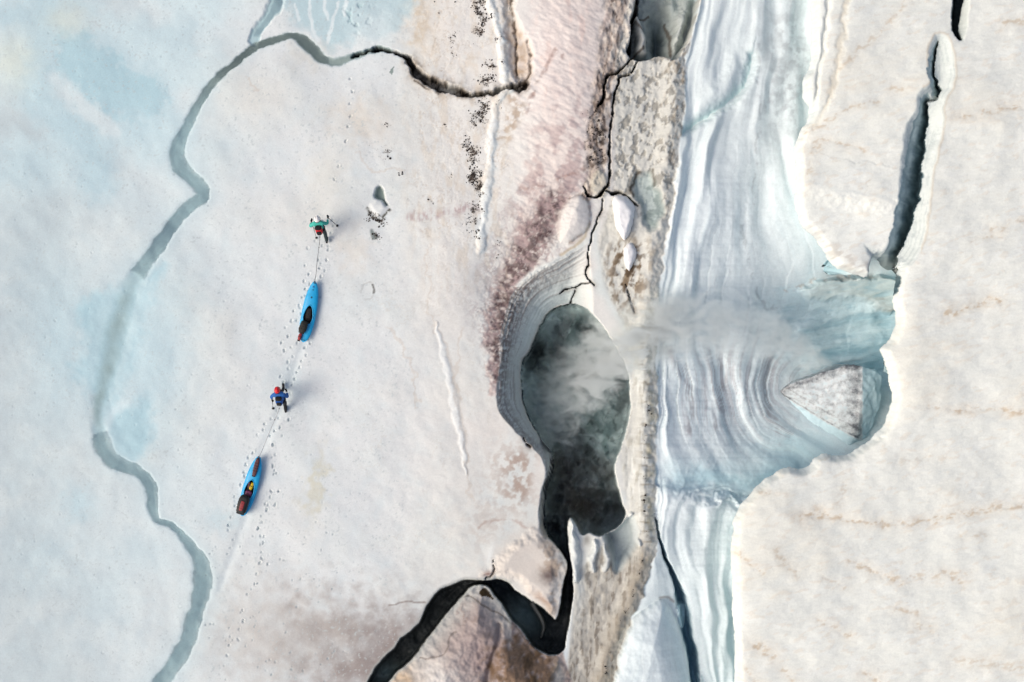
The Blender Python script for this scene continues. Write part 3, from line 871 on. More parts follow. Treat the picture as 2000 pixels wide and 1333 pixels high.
# pale ice skin on the rims of the slots
rim = np.exp(-((pit - 1.5) / 3.0) ** 2) * (Y > 1100)
mix(C, srgb('a9aba7'), rim * .75 * (X < 1000))
mix(C, srgb('d8d0c8'), np.exp(-((pit - 1.2) / 1.6) ** 2) * (Y < 1110) * (X < 1110) * .5)
# grey ice bowl below the shaft and the fins beside it
bw = A.poly([(1176, 1040), (1200, 1034), (1224, 1010), (1240, 1006), (1248, 1034), (1244, 1070), (1226, 1100), (1206, 1122), (1194, 1104), (1188, 1074), (1180, 1056)], 30, warp=2)
bwm = (1 - sstep(-10, 2, bw)) * (pit > 0)
mix(C, srgb('b9c0c2'), bwm * .95)
mix(C, srgb('757d82'), bwm * A.blob(1196, 1062, 12, 26, 0, 3) * .8)
mix(C, srgb('d5dada'), bwm * A.blob(1208, 1110, 18, 14, 0, 3))
Z -= .9 * sstep(-2, 16, -bw) * (pit > 0)
for pts, hg in (([(1116, 1020, 3), (1119, 1050, 8), (1122, 1090, 10), (1124, 1130, 8)], .35), ([(1163, 1056, 2.5), (1160, 1080, 7), (1156, 1110, 8)], .28), ([(1180, 1066, 3), (1184, 1085, 6), (1182, 1110, 7)], .2), ([(1232, 1008, 4), (1240, 1030, 6), (1246, 1060, 5)], .2)):
    d, wd, t, s = A.line(pts, 24, warp=4)
    m_ = np.clip(1 - (d / wd / 1.2) ** 2, 0, 1) * (pit > 0)
    Z += hg * m_
    mix(C, srgb('d3d6d5'), m_ * .75)
mix(C, srgb('8d8780'), A.blob(1146, 1056, 8, 10, 0, 2) * (pit > 0) * .8)
# thin hanging fin under the lobe tip
fin = A.line([(1040, 1180, 6), (1055, 1205, 6), (1062, 1225, 4), (1056, 1248, 1.5)], 20)
finm = 1 - sstep(.5, 1.1, fin[0] / fin[1])
mix(C, srgb('9a9790'), finm * (pit < 0))
Z = np.where((finm > 0) & (pit < 0), Z * (1 - finm) + (-1.8) * finm, Z)

# ================================================================== clean blue ice trough
GY = np.array([-60, 0, 100, 200, 300, 400, 500, 600, 700, 800, 900, 1000, 1100, 1200, 1333, 1400])
GK = np.array([
    [1400, 1398, 1385, 1371, 1356, 1342, 1322, 1310, 1306, 1302, 1292, 1294, 1304, 1334, 1348, 1350],
    [1450, 1448, 1438, 1420, 1402, 1386, 1368, 1362, 1370, 1384, 1366, 1338, 1350, 1378, 1388, 1390],
    [1500, 1498, 1488, 1482, 1472, 1470, 1476, 1484, 1448, 1430, 1446, 1402, 1396, 1408, 1416, 1418],
    [1560, 1555, 1548, 1532, 1536, 1570, 1610, 1630, 1530, 1494, 1560, 1490, 1440, 1440, 1446, 1448],
    [1640, 1636, 1622, 1612, 1612, 1650, 1730, 1790, 1800, 1790, 1760, 1640, 1520, 1510, 1510, 1510]], float)
gx = [np.interp(A.ys, RBY, RBX)] + [np.interp(A.ys, GY, g) for g in GK]
gx = np.array(gx)                                           # 6 x ny
# smooth the guides down the slope
for _ in range(3):
    gx[:, 20:-20] = sum(np.roll(gx, k, 1) for k in range(-18, 19, 6))[:, 20:-20] / 7
gx = np.maximum.accumulate(gx + np.arange(6)[:, None] * .5, 0)
K = np.empty(X.shape, F)
Xw = X + 9 * fbm(X / 90, Y / 120, 3, 90)
for j in range(A.ny):
    K[j] = np.interp(Xw[j], gx[:, j], np.arange(6.0))
    r = Xw[j] > gx[-1, j]
    K[j, r] = 5 + (Xw[j, r] - gx[-1, j]) / 80
# below y 780 the layers sweep right, towards the alcove; the tongue under the blue band hangs straight again
GY2 = np.array([-60, 500, 600, 700, 780, 840, 900, 960, 1030])
GK2 = np.array([[1400, 1322, 1310, 1306, 1304, 1310, 1324, 1345, 1380], [1450, 1368, 1362, 1372, 1384, 1402, 1440, 1490, 1560],
                [1500, 1476, 1484, 1448, 1436, 1468, 1540, 1620, 1720], [1560, 1610, 1630, 1530, 1500, 1560, 1650, 1740, 1840],
                [1640, 1730, 1790, 1800, 1800, 1840, 1900, 1960, 2050]], float)
gz2 = np.array([np.interp(A.ys, RBY, RBX)] + [np.interp(A.ys, GY2, g) for g in GK2])
for _ in range(3):
    gz2[:, 20:-20] = sum(np.roll(gz2, k, 1) for k in range(-18, 19, 6))[:, 20:-20] / 7
gz2 = np.maximum.accumulate(gz2 + np.arange(6)[:, None] * .5, 0)
K2 = np.empty(X.shape, F)
for j in range(A.ny):
    K2[j] = np.interp(Xw[j], gz2[:, j], np.arange(6.0))
    r = Xw[j] > gz2[-1, j]
    K2[j, r] = 5 + (Xw[j, r] - gz2[-1, j]) / 80
fy = np.interp(A.xs, [1200, 1290, 1330, 1370, 1420, 1455, 1520], [948, 948, 955, 965, 970, 985, 1000]).astype(F)[None, :]
swp = sstep(620, 720, Y) * (1 - sstep(-26, 26, Y - fy + 14 * n40))
K = K * (1 - swp) + K2 * swp
# hooked flow round the grey block
hook = sstep(1480, 1560, X) * sstep(690, 780, Y) * (1 - sstep(880, 960, Y))
K = K + hook * (-(Y - 780) / 60.0 + (X - 1520) / 170.0) * .35
ice = sstep(-3, 3, rd)
sA = fbm(K * 5.0, Y / 260, 4, 91)
sB = fbm(K * 17, Y / 150, 3, 92)
sC = fbm(K * 46, Y / 110, 2, 93)
IC = np.empty_like(C)
IC[...] = srgb('e2e9ec')
mix(IC, srgb('cbdae0'), sstep(.0, .8, sA) * .3)
mix(IC, srgb('e3eaed'), sstep(.05, .7, -sA) * .3)
# layered steps: each layer shades softly, its edge carries a thin dirty line
kk = K * 3.2 + .35 * fbm(X / 120, Y / 160, 3, 86)
saw = kk - np.floor(kk)
lay = np.clip(.5 + .9 * fbm(X / 90, Y / 130, 3, 87), 0, 1) * (.35 + .65 * sstep(420, 640, Y)) * (1 - .6 * sstep(815, 880, Y + 20 * n40))
mix(IC, srgb('bccbd2'), saw ** 2.5 * lay * .42)
mix(IC, srgb('8f979d'), np.exp(-((saw - .97) / .035) ** 2) * lay * sstep(-.4, .3, n40 + .5 * n15) * .5)
# basin gets bluer: clear old ice
bas = A.blob(1660, 640, 130, 110, 0, 20)
mix(IC, srgb('d0e2e8'), sstep(.12, .75, bas) * .95)
mix(IC, srgb('b0ced9'), A.blob(1710, 690, 70, 50, 20, 12) * .8 + A.blob(1740, 590, 20, 80, 0, 6) * .6)
mix(IC, srgb('c9dde3'), A.blob(1570, 590, 70, 30, 10, 12) * .6)
mix(IC, srgb('b4d1db'), A.blob(1560, 880, 110, 50, -10, 14) * .75 + A.blob(1400, 935, 90, 26, 12, 10) * .8 + A.blob(1330, 945, 40, 20, 0, 8) * .5)  # last two blobs paint in the blue shadow band above the tongue
mix(IC, srgb('8fb6c6'), A.blob(1510, 930, 60, 22, -20, 8) * .7)
mix(IC, srgb('dae3e6'), sstep(980, 1060, Y) * .6)
mix(IC, srgb('d3dadc'), (1 - sstep(250, 420, Y)) * .55)
mix(IC, srgb('b2b9bd'), A.blob(1530, 130, 55, 170, 6, 20) * sstep(-.5, .4, n40 + .5 * n15) * .7)
mix(IC, srgb('a8acb0'), A.blob(1545, 150, 40, 110, 4, 20) * sstep(.0, .6, n15 + .5 * n6) * .5)
GR = GR * (1 - ice * (pit > 0)) + ice * .22 * A.blob(1535, 130, 60, 150, 4, 10)
# grey-purple darker bands along the layers
bandm = A.blob(1440, 745, 120, 95, 0, 20)
st1 = sstep(.05, .45, fbm(K * 9 + 3, Y / 190, 3, 94))
mix(IC, srgb('aba4aa'), st1 * np.clip(bandm * 1.15, 0, 1) * .45)
mix(IC, srgb('8f858c'), sstep(.25, .55, fbm(K * 21, Y / 130, 3, 95)) * np.clip(bandm * 1.1, 0, 1) * .42)
mix(IC, srgb('dfe9ec'), sstep(.15, .5, -fbm(K * 9 + 3, Y / 190, 3, 94)) * bandm * .35)
mix(IC, srgb('aeb4b8'), sstep(.2, .7, sB) * .13 * (.5 + .5 * sstep(-.3, .3, n120)))
mix(IC, srgb('a7adb2'), sstep(.3, .7, sC) * .12 * sstep(-.2, .3, n120 + .1))
mix(IC, srgb('9a9ea3'), (1 - sstep(.5, 4, A.line([(1480, 90), (1480, 170), (1484, 240), (1476, 320), (1474, 400)], 20, warp=5)[0])) * .4 * sstep(-.5, .4, n15 + n40))
mix(IC, srgb('8e9498'), (1 - sstep(.5, 5, A.line([(1448, 440), (1460, 500), (1474, 560), (1490, 596), (1505, 604), (1520, 598)], 20, warp=5)[0])) * .35 * sstep(-.4, .4, n15 + n40))
for pts in ([(1420, 680), (1416, 730), (1405, 790), (1400, 830)], [(1505, 700), (1498, 760), (1500, 800), (1512, 830), (1540, 850)], [(1310, 690), (1340, 740), (1350, 800), (1345, 840)]):
    mix(IC, srgb('8a8086'), np.exp(-(A.line(pts, 40, warp=5)[0] / 9) ** 2) * sstep(-.3, .3, sB + .2 * n15) * .6)
# ledge with blue-green underside
lg = A.line([(1338, 258), (1365, 238), (1400, 216), (1430, 196), (1452, 170), (1466, 140), (1470, 110)], 60, warp=3)
lgside = lg[3] < 0
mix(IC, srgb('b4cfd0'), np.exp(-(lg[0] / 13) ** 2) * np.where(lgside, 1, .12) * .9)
mix(IC, srgb('dbe3e5'), np.exp(-((lg[0] - 26) / 20) ** 2) * lgside * .6)
# tan ledge under the crevasse mouth
tl = A.poly([(1560, 572), (1590, 552), (1640, 542), (1700, 540), (1752, 545), (1756, 600), (1738, 614), (1712, 608), (1690, 592), (1650, 586), (1600, 590)], 40, warp=4)
tlm = 1 - sstep(-9, 3, tl)
mix(IC, srgb('c3cfcf'), tlm * .9)
mix(IC, srgb('a79e92'), tlm * A.blob(1715, 600, 34, 12, 10, 5) * .8)
mix(IC, srgb('b5aca4'), np.exp(-(A.line([(1540, 570), (1580, 553), (1620, 545), (1660, 540), (1700, 540)], 20, warp=5)[0] / 5) ** 2) * sstep(-.2, .4, n15) * .7)
# gap left of the lower tongue
TG = [(1268, 960, 1), (1284, 1034, 2), (1303, 1094, 5), (1322, 1132, 9), (1338, 1171, 17), (1345, 1202, 22), (1352, 1244, 22), (1360, 1279, 20), (1366, 1340, 18), (1370, 1450, 18)]
tg = A.line(TG, 60, warp=2)
tgl = (tg[3] > 0)
gap = (1 - sstep(.25, 1.1, tg[0] / tg[1])) * np.where(tgl, 1, (1 - sstep(0, 4, tg[0])))
mix(IC, srgb('86aebf'), gap * .85)
mix(IC, srgb('6799ae'), gap * A.blob(1352, 1270, 20, 80, -10, 3) * .6)
mix(IC, srgb('9a9692'), np.exp(-(A.line([(1290, 1168), (1304, 1168), (1318, 1176)], 12, warp=2)[0] / 3) ** 2) * .8)
lb2 = A.poly([(1288, 1172), (1302, 1177), (1319, 1208), (1330, 1232), (1345, 1290), (1352, 1450), (1185, 1450), (1203, 1286), (1217, 1230), (1242, 1202)], 70, warp=2)
IZ = np.zeros_like(Z)
IZ += 1.0 * np.sqrt(np.clip(-lb2 / 62, 0, 1)) * ice
mix(IC, srgb('b0ccd8'), (1 - sstep(-30, 0, lb2)) * np.exp(-((lb2 + 6) / 14) ** 2) * (X > 1290) * .8)
IZ -= 1.5 * gap
lb3 = A.poly([(1322, 1188), (1333, 1184), (1346, 1188), (1349, 1215), (1345, 1240), (1333, 1236), (1324, 1210)], 20, warp=1)
IZ += .55 * sstep(0, 6, -lb3)
mix(IC, srgb('b9d3dc'), 1 - sstep(-5, 0, lb3))
IZ += .28 * fbm(K * 1.1, Y / 260, 2, 96) + .06 * fbm(K * 2.6, Y / 200, 2, 97) * (.5 + bandm) - .04 * saw ** 2 * lay + .006 * sA + .001 * sB
IZ += .016 * fbm(K * 9 + 3, Y / 190, 3, 94) * bandm
IZ += -.35 * np.exp(-(lg[0] / 9) ** 2) + .25 * sstep(4, 30, lg[0]) * (1 - sstep(30, 58, lg[0])) * lgside * A.blob(1410, 170, 70, 90)
# rounded steps where the ice folds
f1 = A.line([(1290, 948), (1330, 955), (1370, 965), (1420, 970), (1455, 985)], 90, warp=5)
IZ += .5 * np.exp(-(f1[0] / 40) ** 2) * np.tanh(f1[3] * f1[0] / 22) * ice * .6
IZ += .6 * sstep(-3, 9, -tl)
for pts, a in (([(1570, 640), (1640, 622), (1700, 618)], .5), ([(1600, 690), (1650, 678), (1720, 668)], .45), ([(1590, 720), (1660, 700), (1735, 710)], .4)):
    d, wd, t, s = A.line(pts, 60, warp=4)
    IZ += .4 * a * np.exp(-(d / 16) ** 2)
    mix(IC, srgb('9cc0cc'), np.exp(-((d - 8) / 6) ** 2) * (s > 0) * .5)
bf = fbm(X / 70 + .012 * Y, (Y + .12 * X) / 20, 4, 98)
bsm = sstep(.1, .7, bas)
mix(IC, srgb('d8e8ed'), bsm * sstep(.1, .6, bf) * .55)
mix(IC, srgb('98bcc9'), bsm * sstep(.15, .6, -bf) * .55)
IZ += .10 * bf * bsm
mi = (ice * (pit > 0))[..., None]
C = C * (1 - mi) + IC * mi
GRAIN *= 1 - .8 * ice
WET = np.maximum(WET, ice * .55)

# regional height: the trough between the dirt ridge and the snow plateau
TD = np.interp(A.ys, [-9600, -60, 0, 200, 400, 550, 650, 800, 950, 1100, 1333, 1400, 11000],
               [-.6, -.6, -.6, -.8, -1.2, -2.0, -2.6, -2.6, -2.0, -1.8, -2.0, -2.0, -2.0]).astype(F)[:, None]
TDs = np.convolve(np.pad(TD[:, 0], 60, 'edge'), np.ones(121) / 121, 'valid').astype(F)[:, None]
ZR = TDs * sstep(-40, 330, rd) - 1.6 * A.blob(1710, 660, 140, 130)
Z += IZ * ice * (1 - sstep(0, 10, -pit))

EDGE = [(1596, -9700), (1600, -500), (1596, -60), (1591, 0), (1591, 53), (1587, 123), (1574, 151), (1573, 182), (1586, 217), (1571, 250), (1559, 284),
        (1561, 315), (1558, 350), (1561, 403), (1573, 435), (1601, 464), (1619, 493), (1636, 519), (1671, 533), (1703, 540), (1709, 520), (1722, 500), (1738, 520), (1752, 528), (1766, 521),
        (1757, 542), (1752, 587), (1756, 629), (1745, 661), (1726, 682), (1731, 699), (1738, 724), (1745, 755), (1748, 783),
        (1734, 829), (1720, 850), (1696, 869), (1680, 880), (1664, 890), (1638, 893), (1620, 888), (1603, 894), (1585, 912), (1568, 919),
        (1540, 915), (1515, 929), (1494, 943), (1473, 964), (1452, 989), (1438, 1013), (1434, 1048), (1431, 1094), (1435, 1146),
        (1435, 1199), (1438, 1251), (1441, 1333), (1446, 1400), (1450, 1700), (1450, 11200)]
inB = np.maximum(-A.poly(EDGE + [(11800, 11200), (11800, -9700)], 130, step=12), 0)
ZR = ZR - 7.0 * sstep(45, 120, inB)               # the ice drops away under the plateau

# ================================================================== footprints
rs = np.random.default_rng(3)


def dent(x, y, rx, ry, ang, dep, tone):
    r = max(rx, ry) * 2.2
    i0, i1 = np.searchsorted(A.xs, (x - r, x + r))
    j0, j1 = np.searchsorted(A.ys, (y - r, y + r))
    c = (slice(j0, j1), slice(i0, i1))
    ca, sa = math.cos(ang), math.sin(ang)
    dx, dy = X[c] - x, Y[c] - y
    u, v = (dx * ca + dy * sa) / rx, (-dx * sa + dy * ca) / ry
    q = u * u + v * v
    m = np.exp(-q ** 2)
    Z[c] -= dep * m
    Z[c] += dep * .35 * np.exp(-((np.sqrt(q) - 1.35) / .3) ** 2)
    C[c] += (srgb('a9b5ba') - C[c]) * (m * tone)[..., None]


TRK = [([(640, 470), (612, 545), (588, 600), (574, 680), (556, 735), (540, 800), (505, 850), (478, 920), (452, 1010), (440, 1060)], 12, .7),
       ([(655, 420), (640, 480), (600, 680), (575, 740), (548, 800), (538, 830), (530, 880), (536, 930), (530, 960), (520, 985), (512, 1020), (508, 1050), (515, 1090), (525, 1115)], 11, 1.0),
       ([(560, 820), (545, 850), (538, 900), (542, 970), (515, 1000), (505, 1060)], 12, .8),
       ([(512, 1060), (500, 1120), (480, 1180), (470, 1230), (440, 1280), (420, 1330)], 16, .6),
       ([(640, 400), (660, 350), (665, 300), (680, 250), (685, 180), (690, 130)], 20, .5),
       ([(612, 470), (600, 520), (590, 580), (560, 640), (552, 700)], 14, .5)]
for pts, sp, tone in TRK:
    q = resample(pts, sp)
    for i, p in enumerate(q[:-1]):
        d = q[i + 1] - p
        d = d / (np.hypot(*d) + 1e-6)
        o = (2.6 if i % 2 else -2.6) + rs.normal(0, 1.2)
        x, y = p[0] - d[1] * o + rs.normal(0, 1.6), p[1] + d[0] * o + rs.normal(0, 1.6)
        if rs.uniform() < .8:
            dent(x, y, rs.uniform(1.5, 2.3), rs.uniform(2.4, 4.2), rs.normal(.15, .3), rs.uniform(.03, .07), tone * rs.uniform(.35, .95))
for _ in range(420):
    x, y = rs.uniform(20, 760), rs.uniform(10, 1330)
    dent(x, y, rs.uniform(1.0, 2.0), rs.uniform(1.0, 2.0), 0, .02, rs.uniform(.15, .5))
for _ in range(70):
    x = rs.uniform(400, 660)
    y = rs.uniform(1040, 1333)
    dent(x, y, rs.uniform(1.2, 2.2), rs.uniform(1.2, 2.6), 0, .03, rs.uniform(.4, .9))
# drag furrow behind the boats
for pts in ([(592, 672), (575, 720), (553, 790), (525, 850), (511, 886)], [(482, 1010), (470, 1040), (452, 1090), (430, 1150)]):
    d = A.line(pts, 24, warp=1.5)[0]
    Z -= .035 * np.exp(-(d / 8) ** 2)
    mix(C, srgb('d6dde0'), np.exp(-(d / 8) ** 2) * .45)

C = np.clip(C * TINT, 0, 1)
# the floors of shaft and slots lie at their own depth below the rim
Zdeep = ZR + np.where(pit < 0, Z, 0)
kx = (H - Zdeep) / H * S
AX, AY, AZ = (X - CX) * kx, (CY - Y) * kx, Z + ZR
surf = np.stack([GR, WET, GRAIN], -1).astype(F)
glacier = mesh_from_grid('glacier', AX, AY, AZ, None, M_ICE, {'albedo': C, 'surf': surf})
tag(glacier, 'white and blue glacier ice with dirt ridge, melt channel and dark moulin', kind='structure')


def ground(px, py):
    """height of the glacier sheet at a map point"""
    i = int(np.clip(np.searchsorted(A.xs, px), 1, A.nx - 1))
    j = int(np.clip(np.searchsorted(A.ys, py), 1, A.ny - 1))
    return float(AZ[j, i])


# ---- meltwater lying in the channel
m, t, b = new_mat('meltwater')
t.nodes.remove(b)
tr_ = N(t, 'ShaderNodeBsdfTransparent')
tr_.inputs[0].default_value = (.985, .993, .995, 1)
gl_ = N(t, 'ShaderNodeBsdfGlossy', Roughness=.06)
fr_ = N(t, 'ShaderNodeFresnel', IOR=1.33)
mx_ = N(t, 'ShaderNodeMixShader')
bw = N(t, 'ShaderNodeTexNoise', Scale=3.0, Detail=3.0)
bm = N(t, 'ShaderNodeBump', Strength=.15, Distance=.02)
t.links.new(bw.outputs[0], bm.inputs['Height'])
t.links.new(bm.outputs[0], gl_.inputs['Normal'])
t.links.new(fr_.outputs[0], mx_.inputs[0])
t.links.new(tr_.outputs[0], mx_.inputs[1])
t.links.new(gl_.outputs[0], mx_.inputs[2])
t.links.new(mx_.outputs[0], t.nodes['Material Output'].inputs[0])
wf = water[1:, 1:] & water[:-1, :-1] & water[1:, :-1] & water[:-1, 1:]
WZ = WATER_LEVEL
stream = mesh_from_grid('meltwater_stream', (X - CX) * S, (CY - Y) * S, WZ, wf, m, {})
tag(stream, 'pale turquoise meltwater winding through the snow in a narrow channel', kind='structure')

# ================================================================== SNOW PLATEAU ON THE RIGHT
ZP = 1.2
B = Grid(axis(1420, 2040, STEP, FAR), axis(-60, 1393, STEP, FAR))
X, Y = B.X, B.Y
sdB = B.poly(EDGE + [(11800, 11200), (11800, -9700)], 60, warp=2.2)
# the tracing is where the photo shows the lip; the plateau lies ZP higher than the map plane
out_ = np.maximum(sdB, 0)
ins_ = np.maximum(-sdB, 0)
th = math.radians(-17)
U = X * math.cos(th) + Y * math.sin(th)
V = -X * math.sin(th) + Y * math.cos(th)
m300 = fbm(X / 280, Y / 280, 4, 101)
m60 = fbm(U / 90, V / 34, 4, 102)
m20 = fbm(U / 26, V / 11, 4, 103)
m7 = fbm(U / 9, V / 6, 2, 104)
BC = np.empty(X.shape + (3,), F)
BC[...] = srgb('e4e3df')
mix(BC, srgb('eaeae8'), sstep(0, .6, m60) * .5 + B.blob(1680, 420, 80, 80) * .8 + B.blob(1500, 1040, 60, 90) * .6)
mix(BC, srgb('e3ded5'), sstep(.1, .8, m300 + .4 * m60) * .55)
mix(BC, srgb('d9dbda'), sstep(.1, .7, -m60 + .3 * m20) * .25)
mix(BC, srgb('ddd2c6'), sstep(.3, .8, m20 + .4 * m60) * .45)
BZ = ZP + .16 * m300 + .024 * m60 + .010 * m20 + .002 * m7
# brown wind-packed streaks
STK = [([(1870, 228), (1915, 224), (1950, 212), (1990, 205)], 6, .7), ([(1845, 615), (1880, 605), (1915, 592), (1955, 588)], 7, .8),
       ([(1810, 792), (1830, 793)], 5, .6), ([(1855, 800), (1890, 803)], 6, .75), ([(1960, 803), (2010, 806)], 6, .7), ([(1900, 797), (1960, 801)], 4, .35),
       ([(1560, 1010), (1600, 1006), (1640, 1012), (1690, 1020), (1740, 1024), (1800, 1020), (1860, 1008), (1930, 996), (2010, 982)], 6, .7),
       ([(1575, 1005), (1600, 1003)], 8, .6), ([(1590, 285), (1605, 272), (1640, 282), (1690, 293)], 5, .55), ([(1580, 345), (1584, 310), (1600, 285)], 6, .45),
       ([(1575, 262), (1610, 240), (1660, 212), (1720, 195)], 4, .45), ([(1740, 178), (1760, 176)], 6, .5), ([(1640, 130), (1700, 80), (1760, 20), (1790, -20)], 6, .4), ([(1960, 45), (2010, 40)], 7, .55),
       ([(1900, 1120), (1760, 1130), (1690, 1110)], 5, .35), ([(1660, 1100), (1710, 1118), (1760, 1140)], 5, .5), ([(1470, 1260), (1500, 1275), (1510, 1282)], 7, .8),
       ([(1600, 1215), (1620, 1222), (1660, 1242)], 6, .5), ([(1790, 1222), (1815, 1230)], 7, .55), ([(1750, 1190), (1790, 1200)], 5, .5), ([(1845, 1118), (1880, 1140)], 6, .5),
       ([(1432, 1078), (1460, 1098), (1490, 1118)], 3, .5), ([(1510, 1075), (1550, 1120)], 6, .4), ([(1610, 1130), (1660, 1150)], 5, .35), ([(1455, 968), (1480, 962), (1500, 960)], 3, .4),
       ([(1700, 350), (1690, 380), (1720, 375)], 4, .2), ([(1940, 450), (1990, 432), (2010, 430)], 5, .45), ([(1900, 470), (1960, 456)], 4, .4), ([(1860, 1290), (1960, 1300), (2010, 1310)], 12, .35),
       ([(1460, 1310), (1480, 1333), (1500, 1350)], 6, .6), ([(1530, 1310), (1550, 1333)], 6, .5), ([(1690, 1320), (1720, 1330)], 7, .6), ([(1880, 1050), (1940, 1040)], 5, .3), ([(1640, 985), (1650, 950)], 8, .3), ([(1760, 905), (1840, 890)], 9, .2)]
for pts, wd, a in STK:
    d = B.line(pts, 40, warp=7)[0]
    mix(BC, srgb('b8a084'), np.exp(-(d / (wd * .8)) ** 2) * sstep(-.35, .5, m20 + .8 * m7) * np.minimum(a * 1.15, 1))
    mix(BC, srgb('ddcfc0'), np.exp(-(d / (wd * 2.6)) ** 2) * a * .45)
    BZ -= .02 * a * np.exp(-(d / (wd * 1.2)) ** 2)
# grey-violet shadowless ripples: firn bands
mix(BC, srgb('dadada'), sstep(.25, .6, fbm(U / 60, V / 9, 3, 107)) * .22)
# lip of firn along the top edge
lp = B.line([(1619, -60), (1619, 0), (1613, 60), (1609, 100), (1598, 145), (1595, 190), (1588, 216)], 30, warp=3)
mix(BC, srgb('b5b3b0'), (1 - sstep(.8, 3.4, lp[0])) * .6 * sstep(-.6, .3, m20 + m60))
BZ -= .12 * np.exp(-(lp[0] / 4) ** 2)
lp2 = B.line([(1660, -60), (1652, 20), (1640, 90), (1630, 150), (1615, 200), (1590, 245)], 30, warp=6)
mix(BC, srgb('cfc2ae'), np.exp(-(lp2[0] / 6) ** 2) * .5)
BZ -= .05 * np.exp(-(lp2[0] / 7) ** 2)
mix(BC, srgb('d3d8d9'), (1 - sstep(0, 30, ins_)) * (Y < 240) * .75)
dcv = B.line([(1572, 440), (1600, 455), (1640, 500), (1690, 530)], 40, warp=5)
mix(BC, srgb('b9b4b0'), np.exp(-(dcv[0] / 16) ** 2) * sstep(-.3, .5, m20) * .6)
scp = B.line([(1562, 352), (1600, 360), (1640, 372), (1690, 378), (1735, 388)], 60, warp=6)
BZ -= .3 * sstep(0, 40, scp[0]) * (scp[3] > 0) * B.blob(1650, 430, 110, 70)
mix(BC, srgb('cdd0d1'), np.exp(-(scp[0] / 3) ** 2) * .4)
# rounded lip
BZ -= .42 * (1 - sstep(0, 16, ins_)) ** 2 + .25 * np.exp(-ins_ / 14)
mix(BC, srgb('dfe2e3'), (1 - sstep(0, 9, ins_)) * .5)

# crevasse
SH = [(1834, 62), (1826, 63), (1812, 90), (1810, 126), (1815, 158), (1798, 172), (1790, 186), (1785, 217), (1768, 245), (1760, 298), (1755, 350), (1750, 403), (1741, 460),
      (1734, 478), (1724, 488), (1706, 480), (1690, 474), (1696, 496), (1705, 514), (1703, 548), (1756, 552), (1768, 524), (1782, 520), (1800, 492), (1812, 450), (1818, 400), (1824, 350), (1834, 298),
      (1845, 255), (1846, 205), (1862, 172), (1868, 135), (1864, 98), (1850, 68)]
shf = B.poly(SH, 40, warp=2.0)
shm = 1 - sstep(-4, 2, shf)
mix(BC, srgb('d3d6d5'), shm * .9)
mix(BC, srgb('cbbba8'), np.exp(-((shf + 1) / 2.5) ** 2) * (X > 1800) * .55)
BZ -= .5 * sstep(0, 26, -shf)
stp = fbm(shf / 3.2, Y / 80, 3, 105)
mix(BC, srgb('b3babb'), shm * sstep(.05, .5, stp) * .5)
CORE = [(1832, 80, 3), (1828, 100, 7), (1822, 122, 9), (1820, 145, 10), (1829, 162, 11), (1834, 176, 7), (1827, 190, 4), (1812, 188, 6), (1808, 205, 12), (1806, 235, 13), (1800, 262, 15),
        (1793, 300, 18), (1786, 340, 20), (1779, 380, 21), (1770, 420, 21), (1763, 455, 20), (1752, 482, 13), (1745, 505, 15), (1742, 535, 20), (1742, 560, 20)]
cr = B.line(CORE, 50, warp=4.0, step=4)
crq = (cr[0] + 1.4 * m7) / cr[1]
crm = 1 - sstep(.84, 1.0, crq)
crc = 1 - sstep(.98, 1.08, crq)
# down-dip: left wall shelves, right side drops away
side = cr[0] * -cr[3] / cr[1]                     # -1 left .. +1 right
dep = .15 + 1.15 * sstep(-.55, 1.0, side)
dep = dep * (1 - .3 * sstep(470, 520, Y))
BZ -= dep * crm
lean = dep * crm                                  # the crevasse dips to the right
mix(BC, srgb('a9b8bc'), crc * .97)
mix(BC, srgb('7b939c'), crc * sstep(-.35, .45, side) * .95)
mix(BC, srgb('40565f'), crc * sstep(.1, .8, side) * .8)  # crevasse shade painted in: lit left wall to dark right side
mix(BC, srgb('8d9492'), crc * B.blob(1740, 515, 36, 26) * .8)
brd = B.poly([(1818, 196), (1826, 184), (1836, 186), (1834, 196), (1826, 204)], 12)
BZ = np.where(brd < 0, np.maximum(BZ, ZP - 1.0), BZ)
mix(BC, srgb('cfd2d2'), (brd < 1) * .9)
C2 = [(1880, -90, 13), (1876, -20, 13), (1873, 10, 12), (1869, 40, 11), (1871, 58, 9), (1876, 74, 5)]
c2 = B.line(C2, 40, warp=2.5, step=4)
c2s = B.poly([(1862, -90), (1861, 0), (1857, 42), (1863, 66), (1874, 82), (1884, 78), (1894, 36), (1895, -90)], 30, warp=2)
mix(BC, srgb('cdd0cd'), (1 - sstep(-3, 2, c2s)) * .9)
BZ -= .4 * sstep(0, 12, -c2s)
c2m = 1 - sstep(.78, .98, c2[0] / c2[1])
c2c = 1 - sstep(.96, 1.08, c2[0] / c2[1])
BZ -= 2.2 * c2m
lean = lean + 2.2 * c2m
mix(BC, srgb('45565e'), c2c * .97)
mix(BC, srgb('5b6b6f'), c2c * B.blob(1876, 66, 8, 16) * .8)

